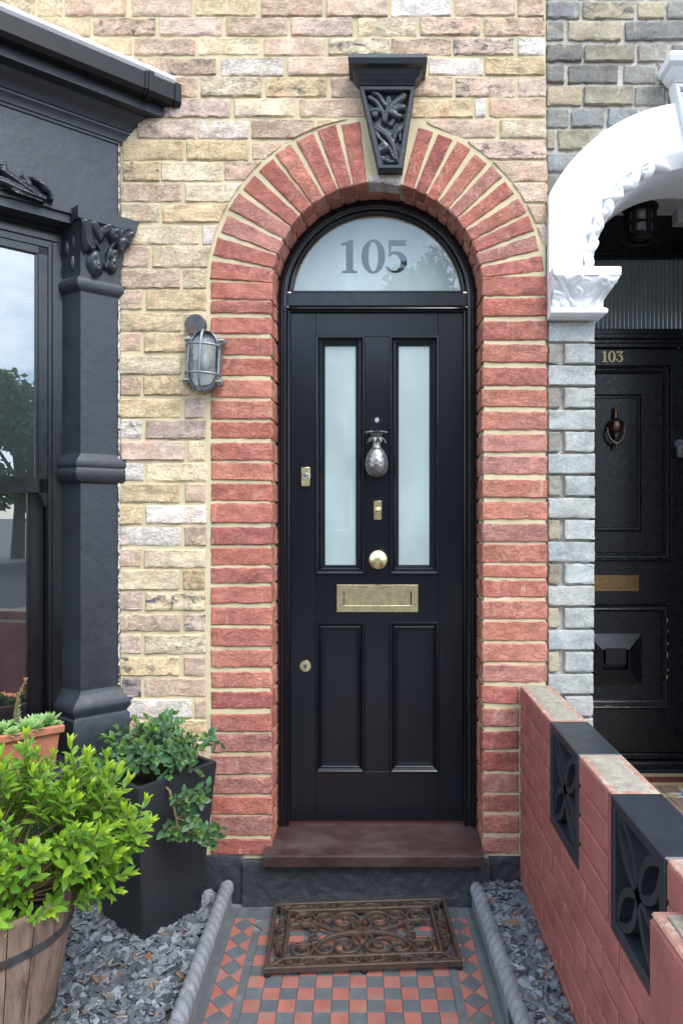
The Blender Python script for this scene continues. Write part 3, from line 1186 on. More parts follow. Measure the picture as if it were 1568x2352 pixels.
GLYPH = {
    '1': ([[(.08, 0), (.08, .045), (.21, .075), (.21, .86), (.05, .84), (.05, .885), (.33, 1.0), (.42, 1.0), (.42, .075), (.55, .045), (.55, 0)]], .62),
    '0': ([ell(.36, .5, .36, .52, 0, 351, 40), ell(.36, .5, .155, .455, 0, 351, 40)], .76),
    '5': ([[(.10, 1.0), (.64, 1.0), (.62, .83), (.17, .83), (.155, .62)] + ell(.31, .33, .35, .33, 116, -150, 26) + [(.02, .2)] +
           ell(.27, .32, .19, .26, -140, 118, 22) + [(.105, .50)]], .72),
    '3': ([[(.04, 1.0), (.63, 1.0), (.63, .93), (.38, .63)] + ell(.31, .325, .335, .335, 68, -160, 26) + [(.02, .28), (.14, .3)] +
           ell(.27, .31, .17, .24, -150, 84, 20) + [(.17, .53), (.17, .60), (.40, .86), (.14, .86), (.12, .78), (.04, .78)]], .72),
}


def glyph_mesh(ch, h, ext, mat):
    loops, adv = GLYPH[ch]
    cu = bpy.data.curves.new('glyph', 'CURVE')
    cu.dimensions = '2D'
    cu.fill_mode = 'BOTH'
    cu.extrude = ext
    for lp in loops:
        s = cu.splines.new('POLY')
        s.points.add(len(lp) - 1)
        for p_, (x, y) in zip(s.points, lp):
            p_.co = (x * h, y * h, 0, 1)
        s.use_cyclic_u = True
    ob = bpy.data.objects.new('glyph', cu)
    me = bpy.data.meshes.new_from_object(ob)
    bpy.data.objects.remove(ob)
    me.materials.clear()
    me.materials.append(mat)
    # stand it up: x right, y up -> z
    me.transform(Matrix.Rotation(R(90), 4, 'X'))
    return me, adv * h


hN = PZ(551, yg) - PZ(626, yg)
for ch, pxl in (('1', 779), ('0', 830), ('5', 885)):
    me, _ = glyph_mesh(ch, hN, .0004, M['clearnum'])
    place('numeral', me, df, Matrix.Translation((PX(pxl, yg), yg - .001, PZ(626, yg))))

# ---- door leaf
YD = .150
dx0, dx1 = PX(667, YD), PX(1063, YD)
dz0, dz1 = PZ(1886, YD), PZ(716, YD)
# rebate bead round the leaf
b = MB()
b.rect_sweep(dx0 - .0165, dx1 + .0165, dz0 - .06, PZ(705, YF) + .001, [(0, YF + .0025), (.002, YF - .002), (.007, YF - .004), (.0105, YF + .0005), (.012, YF + .006), (.0150, YF + .008), (.0155, YD + .01)])
b.build('rebate_bead', M['frameblack'], df, 35)

door = MB()
door.box(dx0 - .01, dx1 + .01, YD + .030, YD + .045, dz0, dz1 + .01)
door = door.build('door', M['doorblack'], house)
xs = [dx0, PX(726, YD), PX(836, YD), PX(896, YD), PX(1006, YD), dx1]
zt = [dz0, PZ(1773, YD), PZ(1430, YD), PZ(1318, YD), PZ(773, YD), dz1]


def board(name, x0, x1, z0, z1, dy=0.0):
    b_ = MB()
    b_.box(x0, x1, YD + dy, YD + .029, z0, z1, bev=.0012)
    return b_.build(name, M['doorblack'], door)


board('stile', xs[0], xs[1], dz0, dz1)
board('stile', xs[4], xs[5], dz0, dz1)
board('rail', xs[1], xs[4], zt[4], dz1, .0004)
board('rail', xs[1], xs[4], zt[2], zt[3], .0004)
board('rail', xs[1], xs[4], dz0, zt[1], .0004)
board('muntin', xs[2], xs[3], zt[3], zt[4], .0008)
board('muntin', xs[2], xs[3], zt[1], zt[2], .0008)
BOL = [(-.004, YD + .001), (-.0035, YD - .005), (-.001, YD - .009), (.004, YD - .010), (.008, YD - .007), (.0105, YD - .002),
       (.0135, YD + .001), (.018, YD - .001), (.0205, YD + .001), (.0225, YD + .006), (.026, YD + .0065), (.0275, YD + .010), (.031, YD + .0105), (.033, YD + .016)]
for (a, c) in ((1, 2), (3, 4)):
    b = MB()
    b.rect_sweep(xs[a], xs[c], zt[3], zt[4], BOL)
    b.build('moulding', M['doorblack'], door, 30)
    b = MB()
    i = .0335
    b.box(xs[a] + i - .004, xs[c] - i + .004, YD + .016, YD + .022, zt[3] + i - .004, zt[4] - i + .004)
    o = b.build('pane', M['frosted'], door)
    o['label'] = 'tall narrow frosted glass panel of the door'
    b = MB()
    b.rect_sweep(xs[a], xs[c], zt[1], zt[2], BOL)
    b.build('moulding', M['doorblack'], door, 30)
    b = MB()
    i = .0325
    b.box(xs[a] + i - .006, xs[c] - i + .006, YD + .014, YD + .026, zt[1] + i - .006, zt[2] - i + .006)
    b.build('panel', M['doorblack'], door)
# red-brown weather strip at the foot of the leaf
b = MB()
b.box(dx0 - .004, dx1 + .004, YD - .002, YD + .02, PZ(1893, YD), PZ(1886.5, YD))
b.build('threshold_strip', pbr('oxblood_strip', (.06, .02, .02), .35, var=.2, bump=.1), door)

# letter plate
x0, x1, z0, z1 = PX(773, YD), PX(960, YD), PZ(1406, YD), PZ(1343, YD)
b = MB()
b.rect_sweep(x0, x1, z0, z1, [(0, YD + .001), (0, YD - .004), (.0012, YD - .0052), (.0245, YD - .0052), (.0252, YD - .0046), (.0256, YD - .001)])
ix, iz = .0258, .0215
b.box(PX(790, YD), PX(942, YD), YD - .0030, YD - .001, PZ(1395, YD), PZ(1357, YD), bev=.0006)
o = b.build('letter_plate', M['brass'], door, 30)
o['label'] = 'polished brass letter plate'
# knob
c = P(868, 1285, YD - .03)
b = MB()
b.lathe([(.026, -.03), (.026, -.025), (.013, -.022), (.012, .0), (.018, .006), (.034, .010), (.0355, .013), (.0345, .016), (.030, .019), (.020, .0235), (.010, .0262), (.0, .0272)],
        40, (c.x, YD - .03, c.z), 'y')
o = b.build('knob', M['brass'], door, 50)
o['label'] = 'round polished brass centre knob'
# spy hole
c = P(865, 965, YD)
b = MB()
b.lathe([(.0105, -.001), (.0105, .003), (.009, .0045), (.0065, .0045), (.006, .003)], 24, (c.x, YD, c.z), 'y', cap=False)
b.lathe([(.006, .003), (.004, .0042), (0, .0046)], 24, (c.x, YD, c.z), 'y', 1, cap=False)
b.build('spy_hole', [M['steel'], M['bulb']], door, 40)
# bell push
x0, x1, z0, z1 = PX(858, YD), PX(876.5, YD), PZ(1194, YD), PZ(1150, YD)
b = MB()
b.box(x0, x1, YD - .004, YD + .001, z0, z1, bev=.0012)
cx_, cz_ = (x0 + x1) / 2 + .001, PZ(1172, YD)
b.lathe([(.0125, .004), (.0125, .006), (.011, .0085), (.0075, .009), (.007, .011), (.004, .0135), (0, .014)], 24, (cx_, YD, cz_), 'y')
b.build('bell_push', M['brass'], door, 40)
# night latch cylinder pull
x0, x1, z0, z1 = PX(690, YD), PX(715, YD), PZ(1118, YD), PZ(1072, YD)
b = MB()
b.box(x0, x1, YD - .010, YD + .001, z0 + .004, z1, mi=1, bev=.003)
b.box(x0 + .003, x1 - .003, YD - .020, YD - .009, z0, z1 - .002, bev=.003)
cxl, czl = (x0 + x1) / 2, PZ(1094, YD)
b.lathe([(.0125, .019), (.0125, .0225), (.0115, .024), (.0095, .0238), (.009, .022), (0, .022)], 28, (cxl, YD, czl), 'y', 2)
b.box(cxl - .0012, cxl + .0012, YD - .0224, YD - .020, czl - .006, czl + .005, mi=1)
cu = bpy.data.curves.new('txt', 'FONT')
cu.body = 'ERA'
cu.size = .0125
cu.extrude = .0005
cu.align_x = 'CENTER'
ob = bpy.data.objects.new('txt', cu)
tm = bpy.data.meshes.new_from_object(ob)
bpy.data.objects.remove(ob)
tm.transform(Matrix.Translation((cxl, YD - .0204, PZ(1110, YD))) @ Matrix.Rotation(R(90), 4, 'X'))
b.add([v.co for v in tm.vertices], [tuple(p_.vertices) for p_ in tm.polygons], 0)
b.build('night_latch', [M['brass'], M['frameblack'], M['steel']], door, 40)
# lower cylinder lock
c = P(701, 1530, YD)
b = MB()
b.lathe([(.0225, -.001), (.0225, .002), (.021, .0045), (.017, .005), (0, .005)], 32, (c.x, YD, c.z), 'y')
b.lathe([(.0085, .004), (.0085, .008), (0, .008)], 20, (c.x, YD, c.z + .004), 'y', 1)
b.box(c.x - .005, c.x + .005, YD - .008, YD - .004, c.z - .014, c.z + .001, 1)
b.box(c.x - .0009, c.x + .0009, YD - .0088, YD - .007, c.z + .0, c.z + .009, 2)
b.build('lock_cylinder', [M['brass'], M['steel'], M['frameblack']], door, 40)
# pineapple knocker
c = P(864.5, 1063, YD)
b = MB()
bw, bh, bd = .040, .058, .040
nu, nv = 48, 36
vs, fs = [], []
for j in range(nv + 1):
    t = pi * j / nv
    zc = cos(t)
    rad = sin(t) ** .85 if 0 < j < nv else 0
    rad *= 1.0 - .12 * zc
    for i in range(nu):
        a = 2 * pi * i / nu
        # diamond lattice of raised scales
        l1 = (a * 8 / (2 * pi) + zc * 3.0) % 1.0
        l2 = (a * 8 / (2 * pi) - zc * 3.0) % 1.0
        gr = min(min(l1, 1 - l1), min(l2, 1 - l2))
        k_ = 1 + .07 * min(1, gr * 5)
        vs.append((c.x + bw * rad * k_ * cos(a), YD - .034 + bd * rad * k_ * sin(a), c.z + bh * zc))
for j in range(nv):
    for i in range(nu):
        fs.append((j * nu + i, j * nu + (i + 1) % nu, (j + 1) * nu + (i + 1) % nu, (j + 1) * nu + i))
b.add(vs, fs)


def crown(zc, r0, r1, h, nl, droop, w_):
    for i in range(nl):
        a = 2 * pi * (i + .5) / nl
        d = Vector((cos(a), sin(a), 0))
        sd_ = Vector((-sin(a), cos(a), 0))
        o_ = Vector((c.x, YD - .030, zc))
        p0 = o_ + d * r0
        p1 = o_ + d * (r0 + r1) * .5 + Vector((0, 0, h))
        p2 = o_ + d * r1 + Vector((0, 0, h - droop))
        up = Vector((0, 0, .0016))
        top = [p0 - sd_ * w_, p0 + sd_ * w_, p1 - sd_ * w_ * 1.1, p1 + sd_ * w_ * 1.1, p2]
        pts = [p_ + up for p_ in top] + [p_ - up for p_ in top]
        b.add(pts, [(0, 1, 3, 2), (2, 3, 4), (6, 5, 7, 8), (8, 7, 9), (0, 2, 7, 5), (1, 6, 8, 3), (2, 4, 9, 7), (3, 8, 9, 4)])


o_z = c.z
b.lathe([(.021, .050), (.017, .062), (.0165, .072), (.019, .082), (.0165, .086), (.020, .100), (.027, .112), (.025, .1135), (.012, .106)], 22, (c.x, YD - .030, o_z))
crown(o_z + .078, .016, .038, .012, 9, .018, .0075)
crown(o_z + .104, .018, .043, .010, 10, .002, .0075)
b.lathe([(.010, -.002), (.010, .03)], 12, (c.x, YD, c.z + .06), 'y')
o = b.build('knocker', M['pewter'], door, 40)
o['label'] = 'pewter door knocker shaped as a pineapple'

# ------------------------------------------------------------------ bay window
BX0 = PX(272)
UX, UY = -.765, -.644            # along the splayed side, away from the house wall
NX, NY = .644, -.765             # outward


def B(t, h, z):
    return Vector((BX0 + UX * t + NX * h, UY * t + NY * h, z))


TC = .95                         # length of the splayed side
MIT = Vector((NX, NY - 1, 0)) / (1 - NY)


def baypath(h, yend=.012):
    t = -(yend + NY * h) / UY if False else (NY * h - yend) / (-UY)
    # point where the offset line meets y = yend
    t = (yend - NY * h) / UY
    c_ = B(TC, 0, 0) + MIT * h
    return [B(t, h, 0), c_, Vector((c_.x - 1.3, c_.y, 0))]


def baysweep(b, prof, capend=True, yend=.012):
    L = []
    for h, z in prof:
        L.append([Vector((p.x, p.y, z)) for p in baypath(h, yend)])
    b.loops(L, closed=False)
    return b


bay = thing('bay_window_proxy', (0, 0, 0))
bpy.data.objects.remove(bay)
b = MB()
# frieze above the window (body of the bay)
z_fb, z_ft = PZ(505, -.05), PZ(333)
baysweep(b, [(-.16, z_fb - .03), (-.012, z_fb - .03), (-.012, z_fb), (0, z_fb), (0, z_ft + .05)])
bay = b.build('bay_window', M['masonryblack'], house)
bay['label'] = 'black painted bay window with carved pilaster and gutter'
# finer plaster surface of the frieze with gentle unevenness
b = MB()
zA = PZ(330)
prof = [(0, zA - .006), (.005, zA - .004), (.006, zA + .004), (.011, zA + .006), (.013, zA + .018), (.018, zA + .030), (.022, zA + .034), (.022, zA + .041),
        (.027, zA + .043), (.031, zA + .052), (.040, zA + .066), (.052, zA + .076), (.058, zA + .082), (.058, zA + .090), (.061, zA + .094),
        (.100, zA + .098), (.100, zA + .160), (-.05, zA + .220)]
baysweep(b, prof)
b.build('cornice', M['masonryblack'], bay, 25)
# gutter: square section along the splay, stopping just short of the wall
def gut(h0, h1, z0, z1, t0, name, mat, t1=TC, bev=0):
    b_ = MB()
    L_ = []
    for t in (t0, t1):
        m_ = 0 if t < TC else 1
        row = []
        for (h, z) in ((h0, z0), (h1 - .012, z0), (h1, z0 + .014), (h1, z1), (h0, z1)):
            p_ = B(t, h, z) if not m_ else (B(TC, 0, z) + MIT * h)
            row.append(Vector((p_.x, p_.y, z)))
        L_.append(row)
    b_.loops(L_, True, True, True)
    return b_.build(name, mat, bay)


zg0, zg1 = zA + .132, zA + .203
tg = -.150
gut(.060, .150, zg0, zg1, tg, 'gutter', M['plastic'])
gut(.056, .156, zg0 - .004, zg1 + .004, tg - .018, 'gutter_end_cap', M['plastic'], tg + .004)
gut(.056, .158, zg0 - .005, zg1 + .005, tg + .082, 'gutter_bracket', M['plastic'], tg + .102)
gut(.054, .156, zg0 - .002, zg1 + .002, tg + .104, 'gutter_bracket', M['plastic'], tg + .112)
gut(.070, .1505, zg1 + .0003, zg1 + .026, tg + .006, 'roof_edge_trim', M['lead'])
b = MB()
baysweep(b, [(.068, zg1 + .01), (.068, zg1 + .026), (-.35, zg1 + .10)])
b.build('roof', M['lead'], bay)

# pilaster
PW = .1306
SP = (.34, -.94)                 # splay of the inner face (t, h)


def pil_ring(e, z, dep=.10, yend=.012, ef=1.15):
    """plan section of the pilaster, grown by e"""
    # right end at the house wall, front face, splayed inner face
    tR = (yend - NY * e) / UY
    p0 = B(tR, e, z)
    tc_ = PW + e * ef
    p1 = B(tc_, e, z)
    p2 = B(PW + SP[0] * dep + e * (ef - .15), SP[1] * dep, z)
    p3 = B(-.02, -.12, z)
    return [p0, p1, p2, p3]


def pil(prof, name, mat, smooth=30, cap=True, ef=1.15):
    b_ = MB()
    b_.loops([pil_ring(e, z, ef=ef) for e, z in prof], True, cap, cap)
    return b_.build(name, mat, bay, smooth)


zb0 = PZ(1180, -.08)
def ZB(p):
    return PZ(p, -.082)


z_sill = ZB(1735)
pil([(0, ZB(1600)), (0, ZB(660))], 'pilaster_shaft', M['masonryblack'])
pil([(0, ZB(1110)), (.006, ZB(1108)), (.014, ZB(1100)), (.018, ZB(1090)), (.018, ZB(1080)), (.0135, ZB(1074)), (.016, ZB(1070)), (.017, ZB(1063)), (.012, ZB(1054)), (.003, ZB(1046)), (.001, ZB(1040))],
    'pilaster_band', M['masonryblack'], 40)
pil([(.028, z_sill - .004), (.027, ZB(1652)), (.022, ZB(1648)), (.022, ZB(1642)), (.030, ZB(1632)), (.029, ZB(1622)), (.018, ZB(1610)), (.006, ZB(1600)), (.002, ZB(1592)), (0, ZB(1588))],
    'pilaster_base', M['masonryblack'], 40)
pil([(0, ZB(668)), (.005, ZB(664)), (.012, ZB(657)), (.013, ZB(645)), (.006, ZB(636)), (0, ZB(630))], 'pilaster_necking', M['masonryblack'], 40)


def BellE(z):
    t = (z - ZB(640)) / (ZB(512) - ZB(640))
    return .002 + .030 * max(0, t) ** 2.2


pil([(BellE(ZB(p)), ZB(p)) for p in (640, 610, 590, 570, 550, 535, 522, 512)], 'capital_bell', M['carvedblack'], 60, ef=.45)
pil([(.040, ZB(513)), (.043, ZB(511)), (.043, ZB(484)), (.030, ZB(482)), (0, ZB(481))], 'abacus', M['carvedblack'], ef=.5)

# carved leaves of the capital (front face): strokes in picture coordinates of the zoomed carving
cap_st = []
for pts, r0, r1, hh in [
    ([(860, 790), (880, 860), (905, 960)], 62, 70, 1.0), ([(905, 960), (960, 1015)], 60, 40, 1.0), ([(850, 900), (880, 1000)], 50, 45, .8),
    ([(960, 800), (1010, 860), (1050, 920)], 46, 40, .9), ([(890, 820), (1000, 960), (1080, 1060), (1170, 1240)], 18, 12, .6),
    ([(1000, 1140), (1040, 1210)], 92, 86, .75), ([(1040, 1215), (1045, 1220)], 62, 62, 1.05),
    ([(1090, 850), (1130, 830)], 50, 50, .7), ([(1215, 890), (1225, 910)], 62, 58, 1.0), ([(1290, 880), (1260, 960), (1190, 1060), (1180, 1230)], 30, 16, .6),
    ([(1330, 870), (1300, 940)], 70, 60, .8), ([(1395, 920), (1400, 990)], 55, 40, 1.0), ([(1330, 990), (1340, 1060)], 52, 36, 1.0),
    ([(1250, 1110), (1260, 1130)], 60, 56, .95), ([(1260, 1210), (1265, 1230)], 66, 60, 1.1),
]:
    cap_st.append((curve2(pts, 3) if len(pts) > 2 else pts, r0 * 1.22, r1 * 1.22, hh))


def capmap(u, v, h):
    # u, v in zoom pixels: x 800..1440 (slanted), v 720..1330
    py = (440 + v / 3.5636) / 1.27551
    slope = (u - 810) * .24
    py2 = (440 + (v - slope) / 3.5636) / 1.27551
    z = ZB(py2 + 8)
    e = BellE(z)
    s_ = (u - 815) / (1425 - 815)
    tR = (.004 - NY * e) / UY
    tc_ = PW + e * .45
    t = tc_ + (tR - tc_) * s_
    return B(t, e + .001 + h * .030, z)


relief(capmap, 52, 48, cap_st, lambda a, c_: (815 + 610 * a, 715 + 610 * a * .24 + c_ * (600))).build('capital_leaves', M['carvedblack'], bay, 70)
# inner face leaf
b = MB()
for (dt, z, r) in ((.014, ZB(548), .040), (.034, ZB(560), .036), (.020, ZB(600), .032)):
    p_ = B(PW + SP[0] * dt * 2, SP[1] * dt * 2, z)
    b.blob(p_, (r * .34, r * .34, r * .95), None, 12, 8)
b.build('capital_side_leaves', M['carvedblack'], bay, 70)

# ragged filler line where the black paint meets the brickwork
b = MB()
fpts, frad = [], []
for i in range(150):
    z_ = ZB(1585) + (ZB(672) - ZB(1585)) * i / 149
    fpts.append((BX0 + .003 + .0022 * noise.noise((z_ * 35, 1, 2)), -.003, z_))
    frad.append(max(.0008, .0035 + .0035 * noise.noise((z_ * 60, 5, 2))))
b.tube(fpts, frad, 6)
b.build('filler_line', M['wornfiller'], bay, 60)
b = MB()
fpts, frad = [], []
for i in range(60):
    z_ = z_fb + (z_ft - z_fb) * i / 59
    fpts.append((BX0 + .003 + .0022 * noise.noise((z_ * 35, 7, 2)), -.003, z_))
    frad.append(max(.0008, .003 + .0035 * noise.noise((z_ * 60, 3, 2))))
b.tube(fpts, frad, 6)
b.build('filler_line', M['wornfiller'], bay, 60)

# window head: soffit board and stepped lintel, sash frames
TW0 = .163


def bbox(b_, t0, t1, h0, h1, z0, z1, mi=0):
    vs_ = [B(t, h, z) for t in (t0, t1) for h in (h0, h1) for z in (z0, z1)]
    b_.add(vs_, [(0, 1, 3, 2), (4, 6, 7, 5), (0, 4, 5, 1), (2, 3, 7, 6), (0, 2, 6, 4), (1, 5, 7, 3)], mi)


TWE = TC - .14
zw = lambda p: PZ(p, -.09)
zhead = zw(568)
b = MB()
for (h0, zt_, zb2) in ((-.055, z_fb, zhead + .10), (-.075, zhead + .10, zhead + .066), (-.09, zhead + .066, zhead + .036), (-.098, zhead + .036, zhead + .012)):
    bbox(b, TW0 - .02, TWE + .02, h0, -.18, zb2, zt_)
b.build('window_head', M['frameblack'], bay)
b = MB()
bbox(b, TW0 - .012, TW0 + .022, -.094, -.2, z_sill, z_fb - .03)          # box frame
bbox(b, TW0 + .022, TW0 + .034, -.088, -.2, z_sill, zhead + .03)
bbox(b, TW0 + .034, TW0 + .046, -.097, -.2, z_sill, zhead + .02)
bbox(b, TWE - .03, TWE + .05, -.09, -.2, z_sill, z_fb - .03)
b.build('window_frame', M['frameblack'], bay)
zmr1, zmr0 = zw(1098), zw(1131)
b = MB()
ts0 = TW0 + .0465
bbox(b, ts0, ts0 + .030, -.104, -.15, zmr0, zhead + .01)                 # upper sash stile
bbox(b, ts0 + .030, ts0 + .039, -.110, -.15, zmr1, zhead)
bbox(b, ts0, TWE - .031, -.104, -.15, zmr0, zmr1)                        # meeting rail
bbox(b, ts0 + .03, TWE - .031, -.108, -.15, zmr1, zmr1 + .006)
bbox(b, TWE - .07, TWE - .031, -.104, -.15, zmr0, zhead + .01)
bbox(b, ts0, TWE - .031, -.104, -.15, zhead - .014, zhead + .012)
# horn
for i in range(6):
    w_ = .028 - .018 * (i / 5) ** .5
    bbox(b, ts0, ts0 + w_, -.105, -.148, zmr0 - .008 * (i + 1), zmr0 - .008 * i)
b.build('sash', M['frameblack'], bay)
b = MB()
bbox(b, ts0 + .003, ts0 + .045, -.152, -.19, z_sill, zmr0 + .02)
bbox(b, ts0 + .045, ts0 + .053, -.157, -.19, z_sill + .05, zmr0 + .02)
bbox(b, ts0 + .003, TWE - .031, -.152, -.19, z_sill + .01, z_sill + .07)
bbox(b, TWE - .075, TWE - .031, -.152, -.19, z_sill, zmr0 + .02)
b.build('sash', M['frameblack'], bay)
b = MB()
bbox(b, ts0 + .036, TWE - .066, -.118, -.122, zmr1 + .003, zhead - .006)
b.build('pane', M['pane'], bay)
b = MB()
bbox(b, ts0 + .05, TWE - .07, -.166, -.170, z_sill + .06, zmr0 + .01)
b.build('pane', M['pane'], bay)
# front of the bay (beyond the left edge): corner pier and glazing
b = MB()
cpt = B(TC, 0, 0)
b.box(cpt.x - .10, cpt.x + .015, cpt.y - .02, cpt.y + .14, z_sill, z_fb)
b.box(cpt.x - 1.3, cpt.x - 1.2, cpt.y - .02, cpt.y + .14, z_sill, z_fb)
bbox(b, TWE + .05, TC, .0, -.15, z_sill, z_fb - .03)
b.build('corner_pier', M['masonryblack'], bay)
b = MB()
b.box(cpt.x - 1.2, cpt.x - .10, cpt.y + .10, cpt.y + .105, z_sill, z_fb - .03)
b.build('pane', M['pane'], bay)
# sill and apron wall below
b = MB()
baysweep(b, [(-.25, z_sill + .004), (.00, z_sill - .002), (.075, z_sill - .012), (.082, z_sill - .018), (.082, z_sill - .055), (.074, z_sill - .066), (.02, z_sill - .070), (.0, z_sill - .10), (.0, .0)], yend=.006)
b.build('window_sill', M['masonryblack'], bay, 25)
# hood-mould leaf over the window
hood = []
for pts, r0, r1, hh in [
    ([(-200, 300), (0, 330), (200, 420), (450, 520)], 60, 34, .8), ([(0, 220), (160, 330), (330, 450)], 40, 40, .9), ([(-120, 200), (10, 160), (40, 260)], 60, 26, .9),
    ([(230, 300), (280, 380)], 34, 50, 1.0), ([(300, 310), (400, 360), (460, 430)], 26, 34, .9), ([(430, 380), (500, 470), (520, 540)], 22, 24, 1.0),
    ([(120, 420), (250, 500), (420, 560)], 30, 26, .7), ([(-150, 420), (0, 440), (180, 480)], 36, 24, .7)]:
    hood.append((curve2(pts, 4), r0, r1, hh))


def hoodmap(u, v, h):
    pxx = u / 3.5636 / 1.27551
    pyy = (440 + v / 3.5636) / 1.27551
    # intersect the camera-independent frieze plane: solve t from the picture column
    kx = (pxx - 865) / FP
    t = (kx * DIST - BX0) / (UX - kx * UY)
    yv = UY * t
    return B(t, .003 + h * .035, H - (pyy - 1184) * (DIST + yv) / FP)


def hooduv(a, c_):
    u = -250 + 790 * a
    topv = 140 + .62 * max(0, u) if u > 0 else 140
    botv = 380 + .36 * u
    return u, topv - 30 + (botv - topv + 60) * c_


relief(hoodmap, 60, 34, hood, hooduv).build('hood_leaf', M['carvedblack'], bay, 70)

# ================================================================== HOUSE 103 (neighbour)
nb = thing('neighbouring_house', (1.15, 0, 0), 'old grey stock brick house with white painted arch over a recessed porch', 'house')
Y3 = .014
B3 = P(1602, 626)
BCX, BCZ = B3.x, B3.z
X3 = XR + .004
mb = MB()
holed_wall(mb, X3, 2.6, .0, ZTOP, BCX, BCZ, RIN + .005, Y3 + .008, .24)
wall3 = mb.build('wall', M['limemortar'], nb)
z0x = 2446


def r3(y0_, y1_, row):
    for (x0_, x1_, ch) in row:
        xa_, xb_ = z0x + x0_ * .44, z0x + x1_ * .44
        q = zbox(xa_, xb_, y0_ * .44 + random.uniform(-2, 2), y1_ * .44 + random.uniform(-2, 2))
        q = [(max(a, X3 + .004), c_) for a, c_ in q]
        if max(a for a, _ in q) - min(a for a, _ in q) < .01:
            continue
        place('brick', brick_mesh(q, Y3 + random.uniform(-.004, .003), Y3 + .04, M['stock'], .002, edge=.004), wall3, None, tone(ch))


S3 = [(-20, 150, [(115, 505, 'b'), (540, 1075, 'Y*'), (1115, 1390, 'Y'), (1430, 1900, 'G')]),
      (190, 380, [(115, 335, 'G'), (385, 940, 'Y'), (985, 1600, 'D')]),
      (430, 605, [(125, 530, 'D*'), (560, 1080, 'y'), (1120, 1420, 'G'), (1480, 1950, 'D')]),
      (645, 835, [(130, 335, 'D'), (385, 905, 'D'), (970, 1300, 'G'), (1340, 1900, 'G')]),
      (870, 1065, [(130, 520, 'Y'), (550, 1065, 'y'), (1090, 1400, 'G'), (1440, 1900, 'D')]),
      (1105, 1295, [(140, 385, 'G'), (425, 760, 'b'), (805, 1100, 'b')]),
      (1330, 1530, [(145, 240, 'y'), (280, 700, 'y')]),
      (1580, 1765, [(150, 460, 'b')]),
      (1805, 1990, [(150, 330, 'G')])]
for r_ in S3:
    r3(*r_)
for k in range(5):
    y_ = -255 - k * 218
    xs_ = 115 - (k % 2) * 250
    row = []
    while xs_ < 3000:
        row.append((xs_, xs_ + 520, random.choice('GYDy')))
        xs_ += 560
    r3(y_, y_ + 185, row)
for k in range(9):
    y_ = -20 + k * 218
    r3(y_, y_ + 185, [(1960 + (k % 2) * 250 + j * 560, 2480 + (k % 2) * 250 + j * 560, random.choice('GYDy')) for j in range(3)])
# pier below the white capital
zz = 1476
k = 0
px0, px1 = 2520, 2734
while zz < 3860:
    rows = [(px0, px1, 'g')] if k % 2 == 0 else [(px0, px0 + 52, random.choice('yGY')), (px0 + 76, px1 - 2, 'g')]
    for (a, c_, ch) in rows:
        sh = 0 if zz < 2500 else -(zz - 2500) * .012
        q = zbox(a, c_ + sh, zz, zz + 90)
        tn = list(tone(ch, .12))
        tn[3] *= .5
        place('brick', brick_mesh(q, Y3 - .010 + random.uniform(-.003, .003), .12, M['stock'], .0016, edge=.003), wall3, None, tuple(tn))
    zz += 101.5
    k += 1

# white arch ring
b = MB()
YA = -.028
n = 56
def ring3(r, y, dz=0):
    pts = []
    for i in range(n + 1):
        a = pi - pi * i / n
        x = BCX + r * cos(a)
        pts.append((max(x, X3 + .002), y, BCZ + r * sin(a)))
    zl = PZ(634)
    return [(pts[0][0], y, zl)] + pts + [(pts[-1][0], y, zl)]
b.loops([ring3(ROUT + .004, .03), ring3(ROUT + .002, YA + .006), ring3(ROUT - .004, YA), ring3(RIN + .055, YA), ring3(RIN + .045, YA + .004), ring3(RIN + .016, YA + .022), ring3(RIN + .004, YA + .028), ring3(RIN, YA + .036), ring3(RIN, .12), ring3(RIN, .238)], closed=False)
ar3 = b.build('arch', M['whitepaint'], nb, 35)
# leaf moulding on the inner edge
b = MB()
for i in range(15):
    t = i / 14
    a = R(178 - t * 66)
    r = RIN + .026 + .004 * sin(i * 1.7)
    p_ = Vector((BCX + r * cos(a), YA + .006, BCZ + r * sin(a)))
    rot = Matrix.Rotation(-(a + R(90 + 35 * (1 if i % 2 else -1))), 3, 'Y')
    sc_ = .75 + .35 * sin(i * 2.1) ** 2
    b.blob(p_, (.040 * sc_, .016 + .004 * (i % 3), .019 * sc_), rot, 14, 8)
    b.blob(p_ + Vector((-.006, -.010, .004)), (.030 * sc_, .010, .007), Matrix.Rotation(-(a + R(90)), 3, 'Y'), 12, 8)
L = []
for rr, yy in ((.018, .010), (.010, -.004), (.0, -.006), (-.0, .010)):
    pass
b.tube([(BCX + (RIN + .050 + .008 * sin(i / 40 * pi)) * cos(R(179 - 68 * i / 40)), YA + .001, BCZ + (RIN + .050 + .008 * sin(i / 40 * pi)) * sin(R(179 - 68 * i / 40))) for i in range(41)], .006, 8)
b.build('arch_leaf_moulding', M['whitepaint'], ar3, 70)
k3 = keystone(PX(1600), M['whitepaint'], nb, PZ(150) - PZ(157))
